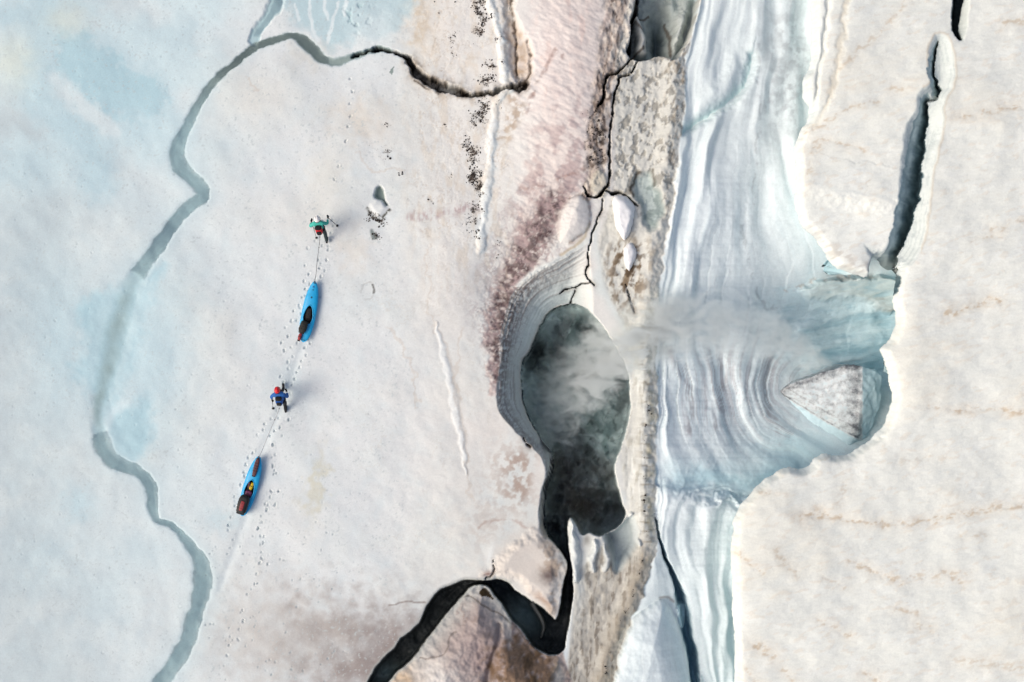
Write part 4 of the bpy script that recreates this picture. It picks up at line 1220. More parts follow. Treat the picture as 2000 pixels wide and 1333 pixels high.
# folded edge: everything outside the lip turns down and back under the snow
gyy, gxx = np.gradient(sdB)
dxs = np.gradient(B.xs)[None, :]
dys = np.gradient(B.ys)[:, None]
gxx, gyy = gxx / dxs, gyy / dys
gl_n = np.hypot(gxx, gyy) + 1e-6
nxB, nyB = gxx / gl_n, gyy / gl_n
E = 26.0
under = .42 + .40 * np.exp(-((Y - 730) / 170) ** 2)
fall = sstep(0, 1, out_ / E * .5) * 2 * 6.0                   # metres down
foldx = np.where(sdB > 0, -nxB * out_, 0)
foldy = np.where(sdB > 0, -nyB * out_, 0)
drop = np.where(sdB > 0, (out_ / E) * 4.2, 0)
bulge = np.where(sdB > 0, 3.0 * np.sin(np.clip(out_ / 5, 0, np.pi)) * .6, 0)
und = np.where(sdB > 0, under * drop / S, 0)
PXB = X + lean * .36 / S + foldx + nxB * bulge - nxB * und
PYB = Y - lean * .10 / S + foldy + nyB * bulge - nyB * und
BZ = np.where(sdB > 0, np.minimum(BZ, ZP) - drop + .05 * m20, BZ)
mix(BC, srgb('a9c6d0'), sstep(2, 12, out_) * .9)
kB = (H - ZP) / H * S
bsurf = np.stack([np.zeros_like(BZ), .15 * shm, 1 - .5 * shm], -1).astype(F)
vin = sdB < E
fmB = vin[1:, 1:] & vin[:-1, :-1] & vin[1:, :-1] & vin[:-1, 1:]
plateau = mesh_from_grid('snow_plateau', (PXB - CX) * kB, (CY - PYB) * kB, BZ, fmB, M_SNOW, {'albedo': np.clip(BC * TINT * np.array([1.01, 1.022, 1.01], F), 0, 1), 'surf': bsurf})
tag(plateau, 'cream white snow plateau with a dark narrow crevasse above the blue ice', kind='structure')

# ================================================================== small mesh tools
def simple_mat(name, col, rough=.55, noise=.12, scale=18.0, metal=0.0, bump=.0, spec=.4):
    m, t, b = new_mat(name)
    c = srgb(col)
    nz = N(t, 'ShaderNodeTexNoise', Scale=scale, Detail=4.0, Roughness=.6)
    tc = N(t, 'ShaderNodeTexCoord')
    t.links.new(tc.outputs['Object'], nz.inputs['Vector'])
    rp = N(t, 'ShaderNodeMapRange')
    rp.inputs[1].default_value, rp.inputs[2].default_value = .3, .7
    rp.inputs[3].default_value, rp.inputs[4].default_value = 1 - noise, 1 + noise
    t.links.new(nz.outputs[0], rp.inputs[0])
    sc = N(t, 'ShaderNodeVectorMath', operation='SCALE')
    sc.inputs[0].default_value = tuple(float(v) for v in c)
    t.links.new(rp.outputs[0], sc.inputs['Scale'])
    t.links.new(sc.outputs[0], b.inputs['Base Color'])
    b.inputs['Roughness'].default_value = rough
    b.inputs['Metallic'].default_value = metal
    b.inputs['Specular IOR Level'].default_value = spec
    if bump:
        bp = N(t, 'ShaderNodeBump', Strength=bump, Distance=.02)
        t.links.new(nz.outputs[0], bp.inputs['Height'])
        t.links.new(bp.outputs[0], b.inputs['Normal'])
    return m


def link_mesh(name, verts, faces, mat, parent=None, smooth=True):
    me = bpy.data.meshes.new(name)
    me.from_pydata([tuple(v) for v in verts], [], faces)
    me.update()
    bm = bmesh.new()
    bm.from_mesh(me)
    bmesh.ops.recalc_face_normals(bm, faces=bm.faces)
    bm.to_mesh(me)
    bm.free()
    for p in me.polygons:
        p.use_smooth = smooth
    for mm in (mat if isinstance(mat, (list, tuple)) else [mat]):
        me.materials.append(mm)
    o = bpy.data.objects.new(name, me)
    COL.objects.link(o)
    if parent:
        o.parent = parent
    return o


def empty(name, loc, rz=0.0):
    o = bpy.data.objects.new(name, None)
    o.empty_display_size = .2
    COL.objects.link(o)
    o.location = loc
    o.rotation_euler = (0, 0, rz)
    return o


def tube_data(pts, rads, n=8, vo=0):
    """rings along a path, closed at the ends"""
    P = [Vector(p) for p in pts]
    V, Fc = [], []
    for i, p in enumerate(P):
        d = (P[min(i + 1, len(P) - 1)] - P[max(i - 1, 0)]).normalized()
        a = d.cross(Vector((0, 0, 1)))
        if a.length < 1e-3:
            a = Vector((1, 0, 0))
        a.normalize()
        b = d.cross(a)
        r = rads[i] if isinstance(rads, (list, tuple)) else rads
        for k in range(n):
            t = 2 * math.pi * k / n
            V.append(p + (a * math.cos(t) + b * math.sin(t)) * r)
    for i in range(len(P) - 1):
        for k in range(n):
            k2 = (k + 1) % n
            Fc.append((vo + i * n + k, vo + i * n + k2, vo + (i + 1) * n + k2, vo + (i + 1) * n + k))
    Fc.append(tuple(vo + k for k in range(n))[::-1])
    Fc.append(tuple(vo + (len(P) - 1) * n + k for k in range(n)))
    return V, Fc


def tube(name, pts, rads, mat, parent=None, n=8):
    V, Fc = tube_data(pts, rads, n)
    return link_mesh(name, V, Fc, mat, parent)


def multi_tube(name, paths, mat, parent=None, n=8):
    V, Fc = [], []
    for pts, r in paths:
        v, f = tube_data(pts, r, n, len(V))
        V += v
        Fc += f
    return link_mesh(name, V, Fc, mat, parent)


def superell(name, dims, mat, parent=None, e=.6, nu=20, nv=12, loc=(0, 0, 0), rot=(0, 0, 0), wob=0.0, seed=1, squash=None):
    """rounded box / pillow"""
    rg = random.Random(seed)
    ph = [rg.uniform(0, 6.28) for _ in range(6)]
    V, Fc = [], []
    sp = lambda v, p: math.copysign(abs(v) ** p, v)
    for j in range(nv + 1):
        la = -math.pi / 2 + math.pi * j / nv
        for i in range(nu):
            lo = 2 * math.pi * i / nu
            x = sp(math.cos(la), e) * sp(math.cos(lo), e)
            y = sp(math.cos(la), e) * sp(math.sin(lo), e)
            z = sp(math.sin(la), e)
            k = 1 + wob * (math.sin(5 * y + ph[0] + 3 * x) + math.sin(7 * y * 1.3 + ph[1]) * .7 + math.sin(4 * x + 6 * z + ph[2]) * .6)
            p = Vector((x * dims[0] * k, y * dims[1], z * dims[2] * k))
            if squash:
                p = squash(p)
            V.append(p)
    for j in range(nv):
        for i in range(nu):
            i2 = (i + 1) % nu
            Fc.append((j * nu + i, j * nu + i2, (j + 1) * nu + i2, (j + 1) * nu + i))
    R = Matrix.Rotation(rot[2], 3, 'Z') @ Matrix.Rotation(rot[1], 3, 'Y') @ Matrix.Rotation(rot[0], 3, 'X')
    V = [R @ v + Vector(loc) for v in V]
    o = link_mesh(name, V, Fc, mat, parent)
    bm = bmesh.new()
    bm.from_mesh(o.data)
    bmesh.ops.remove_doubles(bm, verts=bm.verts, dist=1e-5)
    bm.to_mesh(o.data)
    bm.free()
    return o


def bake(o):
    """apply the modifiers of o"""
    dg = bpy.context.evaluated_depsgraph_get()
    dg.update()
    me = bpy.data.meshes.new_from_object(o.evaluated_get(dg))
    old = o.data
    o.modifiers.clear()
    o.data = me
    bpy.data.meshes.remove(old)
    return o


def place(px, py, z=None):
    g = ground(px, py)
    x, y, _ = to_world(px, py, 0)
    return Vector((x, y, g if z is None else z))


M_BLACK = simple_mat('black_webbing', '1b1b1d', .6)
M_DARK = simple_mat('charcoal_cloth', '18191c', .8, .25, 30, bump=.3)
M_ROPE = simple_mat('tow_rope', '6a6c6e', .8, .25, 60)
M_ROPE2 = simple_mat('pale_rope', 'a2a5a6', .8, .25, 60)

# ================================================================== KAYAKS
M_HULL = simple_mat('blue_plastic', '16a2d8', .42, .12, 9, spec=.5)
M_IN = simple_mat('black_foam', '141214', .8, .3, 12)


def kayak(bow, stern, label, decals):
    a, c = place(*bow), place(*stern)
    mid = (a + c) / 2
    d = a - c
    L = d.length / 1.0
    rz = math.atan2(d.y, d.x) - math.pi / 2
    zg = min(ground(*bow), ground(*stern), ground((bow[0] + stern[0]) / 2, (bow[1] + stern[1]) / 2)) - .01
    root = empty('kayak', (mid.x, mid.y, zg), rz)
    h = L / 2
    ns, nr = 33, 20

    def hw(s):
        return .305 * (1 - abs(s) ** 2.3) ** (.62 if s > 0 else .5) * (1 - .06 * s) + .012

    def zt(s):                                     # deck crown
        return .30 + .06 * math.exp(-((s - .45) / .35) ** 2) + .10 * max(0, s - .55) ** 1.5 * 2 - .06 * max(0, -s - .5)

    def zb(s):
        return .02 + .24 * abs(s) ** 3.2
    V, Fc = [], []
    for i in range(ns):
        s = -1 + 2 * i / (ns - 1)
        s = math.copysign(abs(s) ** .85, s)
        w_, t_, b_ = hw(s), zt(s), zb(s)
        m_ = b_ + (t_ - b_) * .62                  # seam height
        for k in range(nr):
            an = 2 * math.pi * k / nr
            cx, sx = math.cos(an), math.sin(an)
            x = w_ * math.copysign(abs(cx) ** .75, cx)
            z = m_ + (t_ - m_) * abs(sx) ** .9 if sx >= 0 else m_ - (m_ - b_) * abs(sx) ** .7
            V.append((x, s * h * .985, z))
    for i in range(ns - 1):
        for k in range(nr):
            k2 = (k + 1) % nr
            Fc.append((i * nr + k, i * nr + k2, (i + 1) * nr + k2, (i + 1) * nr + k))
    Fc.append(tuple(range(nr)))
    Fc.append(tuple((ns - 1) * nr + k for k in range(nr))[::-1])
    hull = link_mesh('hull', V, Fc, [M_HULL, M_IN], root)
    # cockpit: egg outline
    cy = -.10 * h

    def egg(t, grow=0.0):
        y = math.cos(t)
        x = math.sin(t) * (.185 - .05 * y + grow)
        return x, cy + y * (.40 + grow)
    nE = 28
    V, Fc = [], []
    for z in (.12, .60):
        for k in range(nE):
            x, y = egg(2 * math.pi * k / nE)
            V.append((x, y, z))
    for k in range(nE):
        k2 = (k + 1) % nE
        Fc.append((k, k2, nE + k2, nE + k))
    Fc.append(tuple(range(nE)))
    Fc.append(tuple(nE + k for k in range(nE)))
    cut = link_mesh('cockpit_cutter', V, Fc, [M_HULL, M_IN], None)
    for p in cut.data.polygons:
        p.material_index = 1
    cut.matrix_world = Matrix.LocRotScale(root.location, root.rotation_euler, None)
    bpy.context.view_layer.update()
    md = hull.modifiers.new('cut', 'BOOLEAN')
    md.operation = 'DIFFERENCE'
    md.solver = 'EXACT'
    md.object = cut
    bake(hull)
    bpy.data.objects.remove(cut)
    for p in hull.data.polygons:
        p.use_smooth = p.material_index == 0
    # coaming
    ring = []
    for k in range(nE):
        x, y = egg(2 * math.pi * k / nE, .012)
        s = y / h
        ring.append((x, y, zt(s) * (1 - .08 * abs(x) / .2) + .004))
    V, Fc = [], []
    prof = [(-.012, -.03), (-.008, .016), (.02, .022), (.03, .008), (.012, -.01)]
    for k in range(nE):
        p = Vector(ring[k])
        o_ = Vector((p.x, p.y - cy, 0)).normalized()
        for (dr, dz) in prof:
            V.append(p + o_ * dr + Vector((0, 0, dz)))
    m_ = len(prof)
    for k in range(nE):
        k2 = (k + 1) % nE
        for q in range(m_):
            q2 = (q + 1) % m_
            Fc.append((k * m_ + q, k2 * m_ + q, k2 * m_ + q2, k * m_ + q2))
    link_mesh('cockpit_rim', V, Fc, M_HULL if decals else M_HULL, root)
    superell('seat', (.17, .18, .07), M_IN, root, .7, loc=(0, cy - .12, .16))
    superell('back_band', (.16, .03, .08), M_DARK, root, .6, loc=(0, cy - .33, .27), rot=(.25, 0, 0))
    for sgn in (1, -1):
        y = sgn * h * .90
        z = zt(sgn * .9)
        tube('grab_handle', [(-.05, y, z - .02), (-.045, y + sgn * .02, z + .03), (.045, y + sgn * .02, z + .03), (.05, y, z - .02)], .012, M_BLACK, root, 6)
    if decals:
        star = []
        for k in range(10):
            r = .075 if k % 2 == 0 else .032
            an = 2 * math.pi * k / 10 + .3
            star.append((r * math.cos(an) * .9, h * .80 + r * math.sin(an) * .8))
        V = [(x, y, zt(y / h) * (1 - .5 * (x / .25) ** 2) + .006) for x, y in star] + [(x, y, zt(y / h) * (1 - .5 * (x / .25) ** 2) - .004) for x, y in star]
        Fc = [tuple(range(10)), tuple(range(10, 20))[::-1]] + [(k, (k + 1) % 10, 10 + (k + 1) % 10, 10 + k) for k in range(10)]
        link_mesh('bow_emblem', V, Fc, simple_mat('dark_decal', '0b4f86', .5), root, False)
        for (x, y, r) in ((.0, .70, .022), (.0, .46, .03), (-.17, .62, .028), (.21, .12, .03), (.22, .05, .025)):
            z = zt(y) * (1 - .5 * (x / .25) ** 2)
            V = [(x + r * math.cos(t), y * h + r * 1.3 * math.sin(t), z + dz) for dz in (-.01, .008) for t in [2 * math.pi * k / 10 for k in range(10)]]
            Fc = [tuple(range(10))[::-1], tuple(range(10, 20))] + [(k, (k + 1) % 10, 10 + (k + 1) % 10, 10 + k) for k in range(10)]
            link_mesh('deck_fitting', V, Fc, M_BLACK, root, False)
    tag(root, label, 'kayak', 'kayaks dragged over the snow')
    return root, h, zt, cy


k1, h1, zt1, cy1 = kayak((617, 549), (593, 670), 'blue kayak with bare bow deck and empty black cockpit, nearer the teal hiker', True)
k2, h2, zt2, cy2 = kayak((509, 889), (474, 1008), 'blue kayak packed with yellow and dark bags on bow, cockpit and stern', False)

M_RED = simple_mat('red_drybag', '8e2f34', .5, .3, 14, bump=.3)
M_BROWN = simple_mat('maroon_drybag', '5a3436', .6, .4, 16, bump=.3)
M_YEL = simple_mat('yellow_drybag', 'c9a80e', .5, .25, 16, bump=.3)
M_PUR = simple_mat('purple_drybag', '6d3355', .5, .3, 16, bump=.3)
M_BAG = simple_mat('black_drybag', '17181a', .55, .4, 14, bump=.4)
M_OLIVE = simple_mat('dark_olive_drybag', '191a17', .6, .4, 14, bump=.4)


def cargo(kroot, name, loc, dims, mat, label, cat, rz=0, rx=0, straps=2, e=.55, seed=1, smat=None, panel=None):
    """a bag lying on or in a kayak: its own thing, set down in the kayak's frame"""
    R = kroot.matrix_basis
    p = R @ Vector(loc)
    root = empty(name, p, kroot.rotation_euler.z + rz)
    superell('sack', dims, mat, root, e, wob=.035, seed=seed, loc=(0, 0, dims[2]), rot=(rx, 0, 0))
    for i in range(straps):
        y = dims[1] * (-.55 + 1.1 * (i + .5) / straps)
        pts = []
        for k in range(11):
            t = math.pi * k / 10
            pts.append((math.cos(t) * dims[0] * 1.04, y, dims[2] + math.sin(t) * dims[2] * 1.04 * (abs(math.sin(t)) ** -.15 if 0 < k < 10 else 1)))
        tube('strap', pts, .012, smat or M_BLACK, root, 6)
    superell('roll_top', (dims[0] * .8, .035, .035), smat or M_BLACK, root, .6, loc=(0, -dims[1] * .98, dims[2] * 1.1))
    if panel:
        superell('panel', (dims[0] * .45, dims[1] * .55, dims[2] * .35), panel, root, .6, loc=(0, -.05, dims[2] * 1.75))
    tag(root, label, cat, 'bags packed on the kayaks')
    return root


bpy.context.view_layer.update()
cargo(k1, 'dry_bag', (-.10, -h1 * .50, zt1(-.5) - .03), (.16, .27, .12), M_OLIVE, 'black roll-top bag strapped on the stern of the bare kayak', 'bag', rz=-.12, seed=2, straps=3)
cargo(k1, 'dry_bag', (-.17, -h1 * .83, zt1(-.83) - .02), (.075, .17, .07), M_RED, 'small red bag hanging over the stern of the bare kayak', 'bag', rz=-.1, seed=3, straps=1, e=.8)
cargo(k1, 'stowed_bag', (0, cy1 + .10, .13), (.12, .20, .08), M_DARK, 'dark bag stowed inside the black cockpit of the bare kayak', 'bag', seed=4, straps=1)
cargo(k2, 'paddle_bag', (.01, h2 * .63, zt2(.6) - .035), (.095, .40, .07), M_BROWN, 'long maroon bag lying on the bow of the packed kayak', 'bag', rz=.03, seed=5, straps=4)
cargo(k2, 'dry_bag', (.05, cy2 + .14, .17), (.075, .17, .08), M_YEL, 'yellow dry bag in the front of the packed cockpit', 'bag', rz=-.15, seed=6, straps=1)
cargo(k2, 'dry_bag', (-.07, cy2 + .16, .16), (.06, .14, .08), M_BROWN, 'slim maroon bag beside the yellow one in the packed cockpit', 'bag', rz=.15, seed=7, straps=1)
cargo(k2, 'dry_bag', (.0, cy2 - .20, .15), (.15, .12, .09), M_PUR, 'purple dry bag in the back of the packed cockpit', 'bag', seed=8, straps=1)
cargo(k2, 'duffel_bag', (-.07, -h2 * .60, zt2(-.6) - .04), (.22, .42, .16), M_BAG, 'big black duffel bag on the stern of the packed kayak', 'bag', rz=.0, seed=9, straps=4, panel=M_RED)

# ================================================================== PEOPLE
M_SKIN = simple_mat('skin', 'c08a6e', .5, .08, 20)
M_BOOT = simple_mat('black_boot', '141416', .6, .2, 20)
M_HAIR = simple_mat('dark_hair', '2a1d14', .7, .3, 40)


def skin_mesh(name, joints, bones, mats, root_key, parent, sub=2):
    keys = list(joints)
    ix = {k: i for i, k in enumerate(keys)}
    me = bpy.data.meshes.new(name)
    me.from_pydata([joints[k][0] for k in keys], [(ix[a], ix[b]) for a, b, _ in bones], [])
    o = bpy.data.objects.new(name, me)
    COL.objects.link(o)
    md = o.modifiers.new('skin', 'SKIN')
    md.use_smooth_shade = True
    for i, k in enumerate(keys):
        sv = me.skin_vertices[0].data[i]
        r = joints[k][1]
        if k[:2] in ('sh', 'el', 'kn', 'hi', 'an'):
            r = r * 1.18
        sv.radius = (r, r) if not isinstance(r, tuple) else r
        sv.use_root = k == root_key
    if sub:
        s = o.modifiers.new('sub', 'SUBSURF')
        s.levels = s.render_levels = sub
    bake(o)
    for m_ in mats:
        o.data.materials.append(m_)
    segs = [(Vector(joints[a][0]), Vector(joints[b][0]), mi) for a, b, mi in bones]
    for p in o.data.polygons:
        best, bi = 1e9, 0
        for a, b, mi in segs:
            v = b - a
            t = max(0, min(1, (p.center - a).dot(v) / max(v.length_squared, 1e-9)))
            dd = (p.center - a - v * t).length
            if dd < best:
                best, bi = dd, mi
        p.material_index = bi
        p.use_smooth = True
    if parent:
        o.parent = parent
    return o


def glove(hand, aim, grip_axis, mat, root, side):
    """palm, four curled fingers of unequal length and a thumb from the side of the palm"""
    hnd, f = Vector(hand), Vector(aim).normalized()
    g = Vector(grip_axis).normalized()
    nrm = f.cross(g).normalized() * side
    V, Fc = [], []

    def add(pts, rr):
        v, fc = tube_data(pts, rr, 8, len(V))
        V.extend(v)
        Fc.extend(fc)
    add([hnd - f * .05, hnd, hnd + f * .045, hnd + f * .07], [.026, .04, .042, .03])
    for k, ln in enumerate((.9, 1.0, .95, .75)):
        b = hnd + f * .06 + g * (.034 - .023 * k)
        add([b - f * .02, b + f * .028 * ln, b + f * .045 * ln + nrm * .028, b + f * .02 + nrm * .045, b - f * .004 + nrm * .04], [.0115, .0115, .011, .010, .008])
    b = hnd + g * .035
    add([b, b + g * .022 + f * .02, b + g * .02 + f * .045 + nrm * .02, b + g * .01 + f * .052 + nrm * .04], [.014, .013, .012, .009])
    return link_mesh('glove', V, Fc, mat, root)


def person(px, py, rz, J, mats, helmet_mat, pack, label, look=0.0):
    p = place(px, py)
    root = empty('person', p, rz)
    jk, tr_, bt = mats
    joints = dict(J)
    bones = [('pelvis', 'belly', 0), ('belly', 'chest', 0), ('chest', 'neck', 0), ('neck', 'jaw', 3), ('jaw', 'head', 3), ('jaw', 'nose', 3)]
    for s in 'LR':
        bones += [('chest', 'sh' + s, 0), ('sh' + s, 'el' + s, 0), ('el' + s, 'wr' + s, 0),
                  ('pelvis', 'hip' + s, 1), ('hip' + s, 'kn' + s, 1), ('kn' + s, 'an' + s, 1), ('an' + s, 'toe' + s, 2)]
    skin_mesh('body', joints, bones, [jk, tr_, bt, M_SKIN], 'pelvis', root)
    V3 = {k: Vector(v[0]) for k, v in joints.items()}
    hd = V3['head']
    up = (hd - V3['jaw']).normalized()
    fw = (V3['nose'] - V3['jaw'])
    fw = (fw - up * fw.dot(up)).normalized()
    rt = fw.cross(up)
    # helmet: shell with brim and vents
    V, Fc = [], []
    nu, nv = 20, 8
    for j in range(nv + 1):
        la = -.25 + (math.pi / 2 + .25) * j / nv
        for i in range(nu):
            lo = 2 * math.pi * i / nu
            r = 1 + .03 * math.cos(6 * lo) * (1 if .3 < la < 1.2 else 0)
            v = rt * math.cos(la) * math.cos(lo) * .125 * r + fw * math.cos(la) * math.sin(lo) * .155 * r + up * math.sin(la) * .13
            V.append(hd - up * .02 - fw * .012 + v)
    for j in range(nv):
        for i in range(nu):
            i2 = (i + 1) % nu
            Fc.append((j * nu + i, j * nu + i2, (j + 1) * nu + i2, (j + 1) * nu + i))
    Fc.append(tuple(range(nu)))
    he = link_mesh('helmet', V, Fc, helmet_mat, root)
    brim = [hd - up * .045 - fw * .012 + rt * math.cos(t) * .128 + fw * math.sin(t) * .16 for t in [2 * math.pi * k / 20 for k in range(21)]]
    tube('brim', brim, .009, M_BLACK, he, 6)
    for sgn in (-1, 1):
        V, Fc = tube_data([hd + rt * sgn * .05 + up * .085 + fw * .07, hd + rt * sgn * .055 + up * .095, hd + rt * sgn * .05 + up * .08 - fw * .08], [.008, .012, .008], 6)
        link_mesh('vent', V, Fc, M_BLACK, he)
    tube('chin_strap', [hd + rt * .115 - up * .05, hd + rt * .08 - up * .14 + fw * .03, hd - up * .175 + fw * .05, hd - rt * .08 - up * .14 + fw * .03, hd - rt * .115 - up * .05], .008, M_BLACK, he, 6)
    superell('hair', (.09, .05, .07), M_HAIR, root, .9, 12, 8, loc=hd - up * .09 - fw * .075)
    for sgn in (-1, 1):
        superell('eye', (.013, .013, .01), M_BLACK, root, 1, 8, 6, loc=V3['jaw'] + up * .075 + fw * .095 + rt * sgn * .034)
        superell('ear', (.012, .02, .03), M_SKIN, root, 1, 8, 6, loc=V3['jaw'] + up * .05 + rt * sgn * .095)
    superell('mouth', (.026, .012, .006), M_RED, root, 1, 8, 6, loc=V3['jaw'] - up * .01 + fw * .09)
    # pack
    bk, pm1, pm2, ps = pack
    ch, pe = V3['chest'], V3['pelvis']
    ax = (ch - pe).normalized()
    bkd = Vector((0, -1, 0))
    bkd = (bkd - ax * bkd.dot(ax)).normalized()
    ang = math.atan2(-ax.y, ax.z)
    c0 = (ch * .55 + pe * .45) + bkd * (.14 + ps[1] * .8)
    pk_ = empty('backpack', c0)
    pk_.rotation_euler = (ang, 0, 0)
    pk_.parent = root
    superell('pack_sack', (ps[0], ps[1], ps[2]), pm1, pk_, .55, wob=.02, seed=5)
    superell('pack_lid', (ps[0] * .9, ps[1] * 1.02, .07), pm2, pk_, .6, loc=(0, -.01, ps[2] * .92))
    superell('pack_pocket', (ps[0] * .7, .05, ps[2] * .5), pm2, pk_, .5, loc=(0, -ps[1] * .98, -ps[2] * .25))
    for sgn in (-1, 1):
        pts = [(sgn * .09, ps[1], ps[2] * .8), (sgn * .11, ps[1] + .08, ps[2] * .95), (sgn * .12, ps[1] + .24, ps[2] * .75), (sgn * .14, ps[1] + .27, ps[2] * .2), (sgn * .13, ps[1] + .02, -ps[2] * .6)]
        tube('shoulder_strap', pts, .022, M_BLACK, pk_, 6)
    belt = [V3['pelvis'] + ax * .05 + Vector((math.cos(t) * .20, math.sin(t) * .165, 0)) for t in [2 * math.pi * k / 18 for k in range(19)]]
    tube('harness_belt', belt, .03, M_BLACK, root, 6)
    for s, sg in (('L', -1), ('R', 1)):
        d = V3['toe' + s] - V3['an' + s]
        d.z = 0
        d.normalize()
        sole = V3['an' + s] * .45 + V3['toe' + s] * .55
        pitch = math.atan2(V3['toe' + s].z - V3['an' + s].z + .06, .2)
        superell('boot', (.055, .155, .055), bt, root, .7, 14, 8, loc=sole + Vector((0, 0, .012)), rot=(pitch * .8, 0, math.atan2(d.y, d.x) - math.pi / 2))
    tag(root, label, 'person')
    return root, V3


# the leading hiker: teal jacket, white helmet, both poles
J1 = {
    'pelvis': ((0, 0, .93), (.16, .13)), 'belly': ((0, .07, 1.08), (.15, .12)), 'chest': ((0, .19, 1.30), (.17, .13)), 'neck': ((0, .285, 1.45), .062),
    'jaw': ((0, .335, 1.53), .075), 'head': ((0, .37, 1.65), .098), 'nose': ((0, .44, 1.565), .022),
    'shL': ((-.19, .20, 1.37), .082), 'elL': ((-.37, .10, 1.14), .060), 'wrL': ((-.35, .27, .99), .042),
    'shR': ((.19, .20, 1.37), .082), 'elR': ((.36, .18, 1.15), .060), 'wrR': ((.37, .38, 1.08), .042),
    'hipL': ((-.10, .01, .88), .105), 'knL': ((-.12, .26, .50), .075), 'anL': ((-.11, .22, .10), .056), 'toeL': ((-.12, .38, .045), .045),
    'hipR': ((.10, -.01, .88), .105), 'knR': ((.14, -.14, .48), .075), 'anR': ((.15, -.48, .16), .056), 'toeR': ((.16, -.36, .045), .045)}
M_TEAL = simple_mat('teal_jacket', '3fb0a2', .7, .15, 20, bump=.3)
M_TROU = simple_mat('slate_trousers', '2c3a3c', .8, .2, 20, bump=.3)
M_WHELM = simple_mat('white_helmet', 'f0f0ee', .35, .03, 5)
M_PRED = simple_mat('red_pack', 'c02128', .6, .2, 20, bump=.3)
per1, V1 = person(631, 451, .05, J1, (M_TEAL, M_TROU, M_BOOT), M_WHELM, (0, M_PRED, M_DARK, (.145, .10, .24)),
                  'hiker in teal jacket and white helmet carrying a red backpack, leading with two poles')
# the following hiker: navy jacket, red helmet
J2 = {
    'pelvis': ((0, -.02, .92), (.16, .13)), 'belly': ((-.01, .07, 1.06), (.15, .12)), 'chest': ((-.02, .23, 1.26), (.17, .13)), 'neck': ((-.03, .345, 1.40), .062),
    'jaw': ((-.035, .40, 1.47), .075), 'head': ((-.04, .445, 1.585), .098), 'nose': ((-.04, .505, 1.49), .022),
    'shL': ((-.21, .24, 1.32), .084), 'elL': ((-.38, .12, 1.08), .062), 'wrL': ((-.38, .02, .90), .042),
    'shR': ((.18, .24, 1.32), .084), 'elR': ((.31, .10, 1.06), .062), 'wrR': ((.26, .30, .96), .042),
    'hipL': ((-.10, -.01, .87), .105), 'knL': ((-.06, .30, .52), .075), 'anL': ((-.04, .42, .12), .056), 'toeL': ((-.05, .60, .07), .045),
    'hipR': ((.10, -.03, .87), .105), 'knR': ((.09, -.18, .46), .075), 'anR': ((.06, -.52, .15), .056), 'toeR': ((.06, -.40, .045), .045)}
M_NAVY = simple_mat('blue_jacket', '1f5ea6', .7, .2, 20, bump=.3)
M_BTROU = simple_mat('black_trousers', '1e2022', .8, .2, 20, bump=.3)
M_RHELM = simple_mat('red_helmet', 'd8242c', .35, .04, 5)
M_BPACK = simple_mat('blue_pack', '17509a', .65, .2, 20, bump=.3)
per2, V2 = person(556, 779, .0, J2, (M_NAVY, M_BTROU, M_BOOT), M_RHELM, (0, M_BPACK, M_DARK, (.15, .10, .22)),
                  'hiker in blue jacket, black trousers and red helmet, pulling the packed kayak')
bpy.context.view_layer.update()


def pole(root, hand, tip, label):
    """trekking pole from the hand to the snow: shaft, grip, wrist loop, basket"""
    R = root.matrix_basis
    a = R @ Vector(hand)
    b = R @ Vector(tip)
    b.z = ground(CX + b.x / S, CY - b.y / S) - .05
    d = (a - b).normalized()
    base = empty('trekking_pole', b)
    o = -b
    tube('shaft', [o + b, o + a - d * .05], [.008, .013], M_BLACK, base, 8)
    tube('grip', [o + a - d * .09, o + a - d * .02, o + a + d * .07, o + a + d * .09], [.016, .022, .022, .016], M_DARK, base, 8)
    c = o + b + d * .09
    V, Fc = [], []
    u = d.cross(Vector((0, 1, 0))).normalized()
    v = d.cross(u)
    for k in range(14):
        t = 2 * math.pi * k / 14
        V += [c + (u * math.cos(t) + v * math.sin(t)) * .055 + d * .006, c + (u * math.cos(t) + v * math.sin(t)) * .055 - d * .006]
    Fc = [tuple(range(0, 28, 2)), tuple(range(1, 28, 2))[::-1]] + [(2 * k, 2 * ((k + 1) % 14), 2 * ((k + 1) % 14) + 1, 2 * k + 1) for k in range(14)]
    link_mesh('basket', V, Fc, M_BLACK, base, False)
    s = o + a + d * .06
    tube('wrist_loop', [s, s + u * .04 - d * .05, s + u * .02 - d * .12, s - u * .01 - d * .05, s], .005, M_BLACK, base, 5)
    tag(base, label, 'trekking pole', 'trekking poles')
    return base


M_GLOVE = simple_mat('black_glove', '17181a', .8, .2, 30)
hR = (V1['wrR'] + Vector((.01, .07, -.01)))
pole(per1, hR, (.64, .16, 0), 'trekking pole planted to the right of the teal hiker')
glove(hR, (.1, 1, -.1), (.25, -.2, -1), M_GLOVE, per1, 1)
hL = (V1['wrL'] + Vector((.01, .07, -.01)))
pole(per1, hL, (-.30, -.34, 0), 'trekking pole trailing behind the left arm of the teal hiker')
glove(hL, (.05, 1, -.1), (.05, -.6, -1), M_GLOVE, per1, -1)
hL2 = (V2['wrL'] + Vector((0, -.05, -.05)))
pole(per2, hL2, (-.50, -.46, 0), 'trekking pole trailing beside the blue hiker')
glove(hL2, (0, -.4, -1), (-.1, -1, .4), M_GLOVE, per2, -1)
hR2 = (V2['wrR'] + Vector((-.02, .07, 0)))
glove(hR2, (-.3, 1, 0), (0, .2, -1), M_GLOVE, per2, 1)


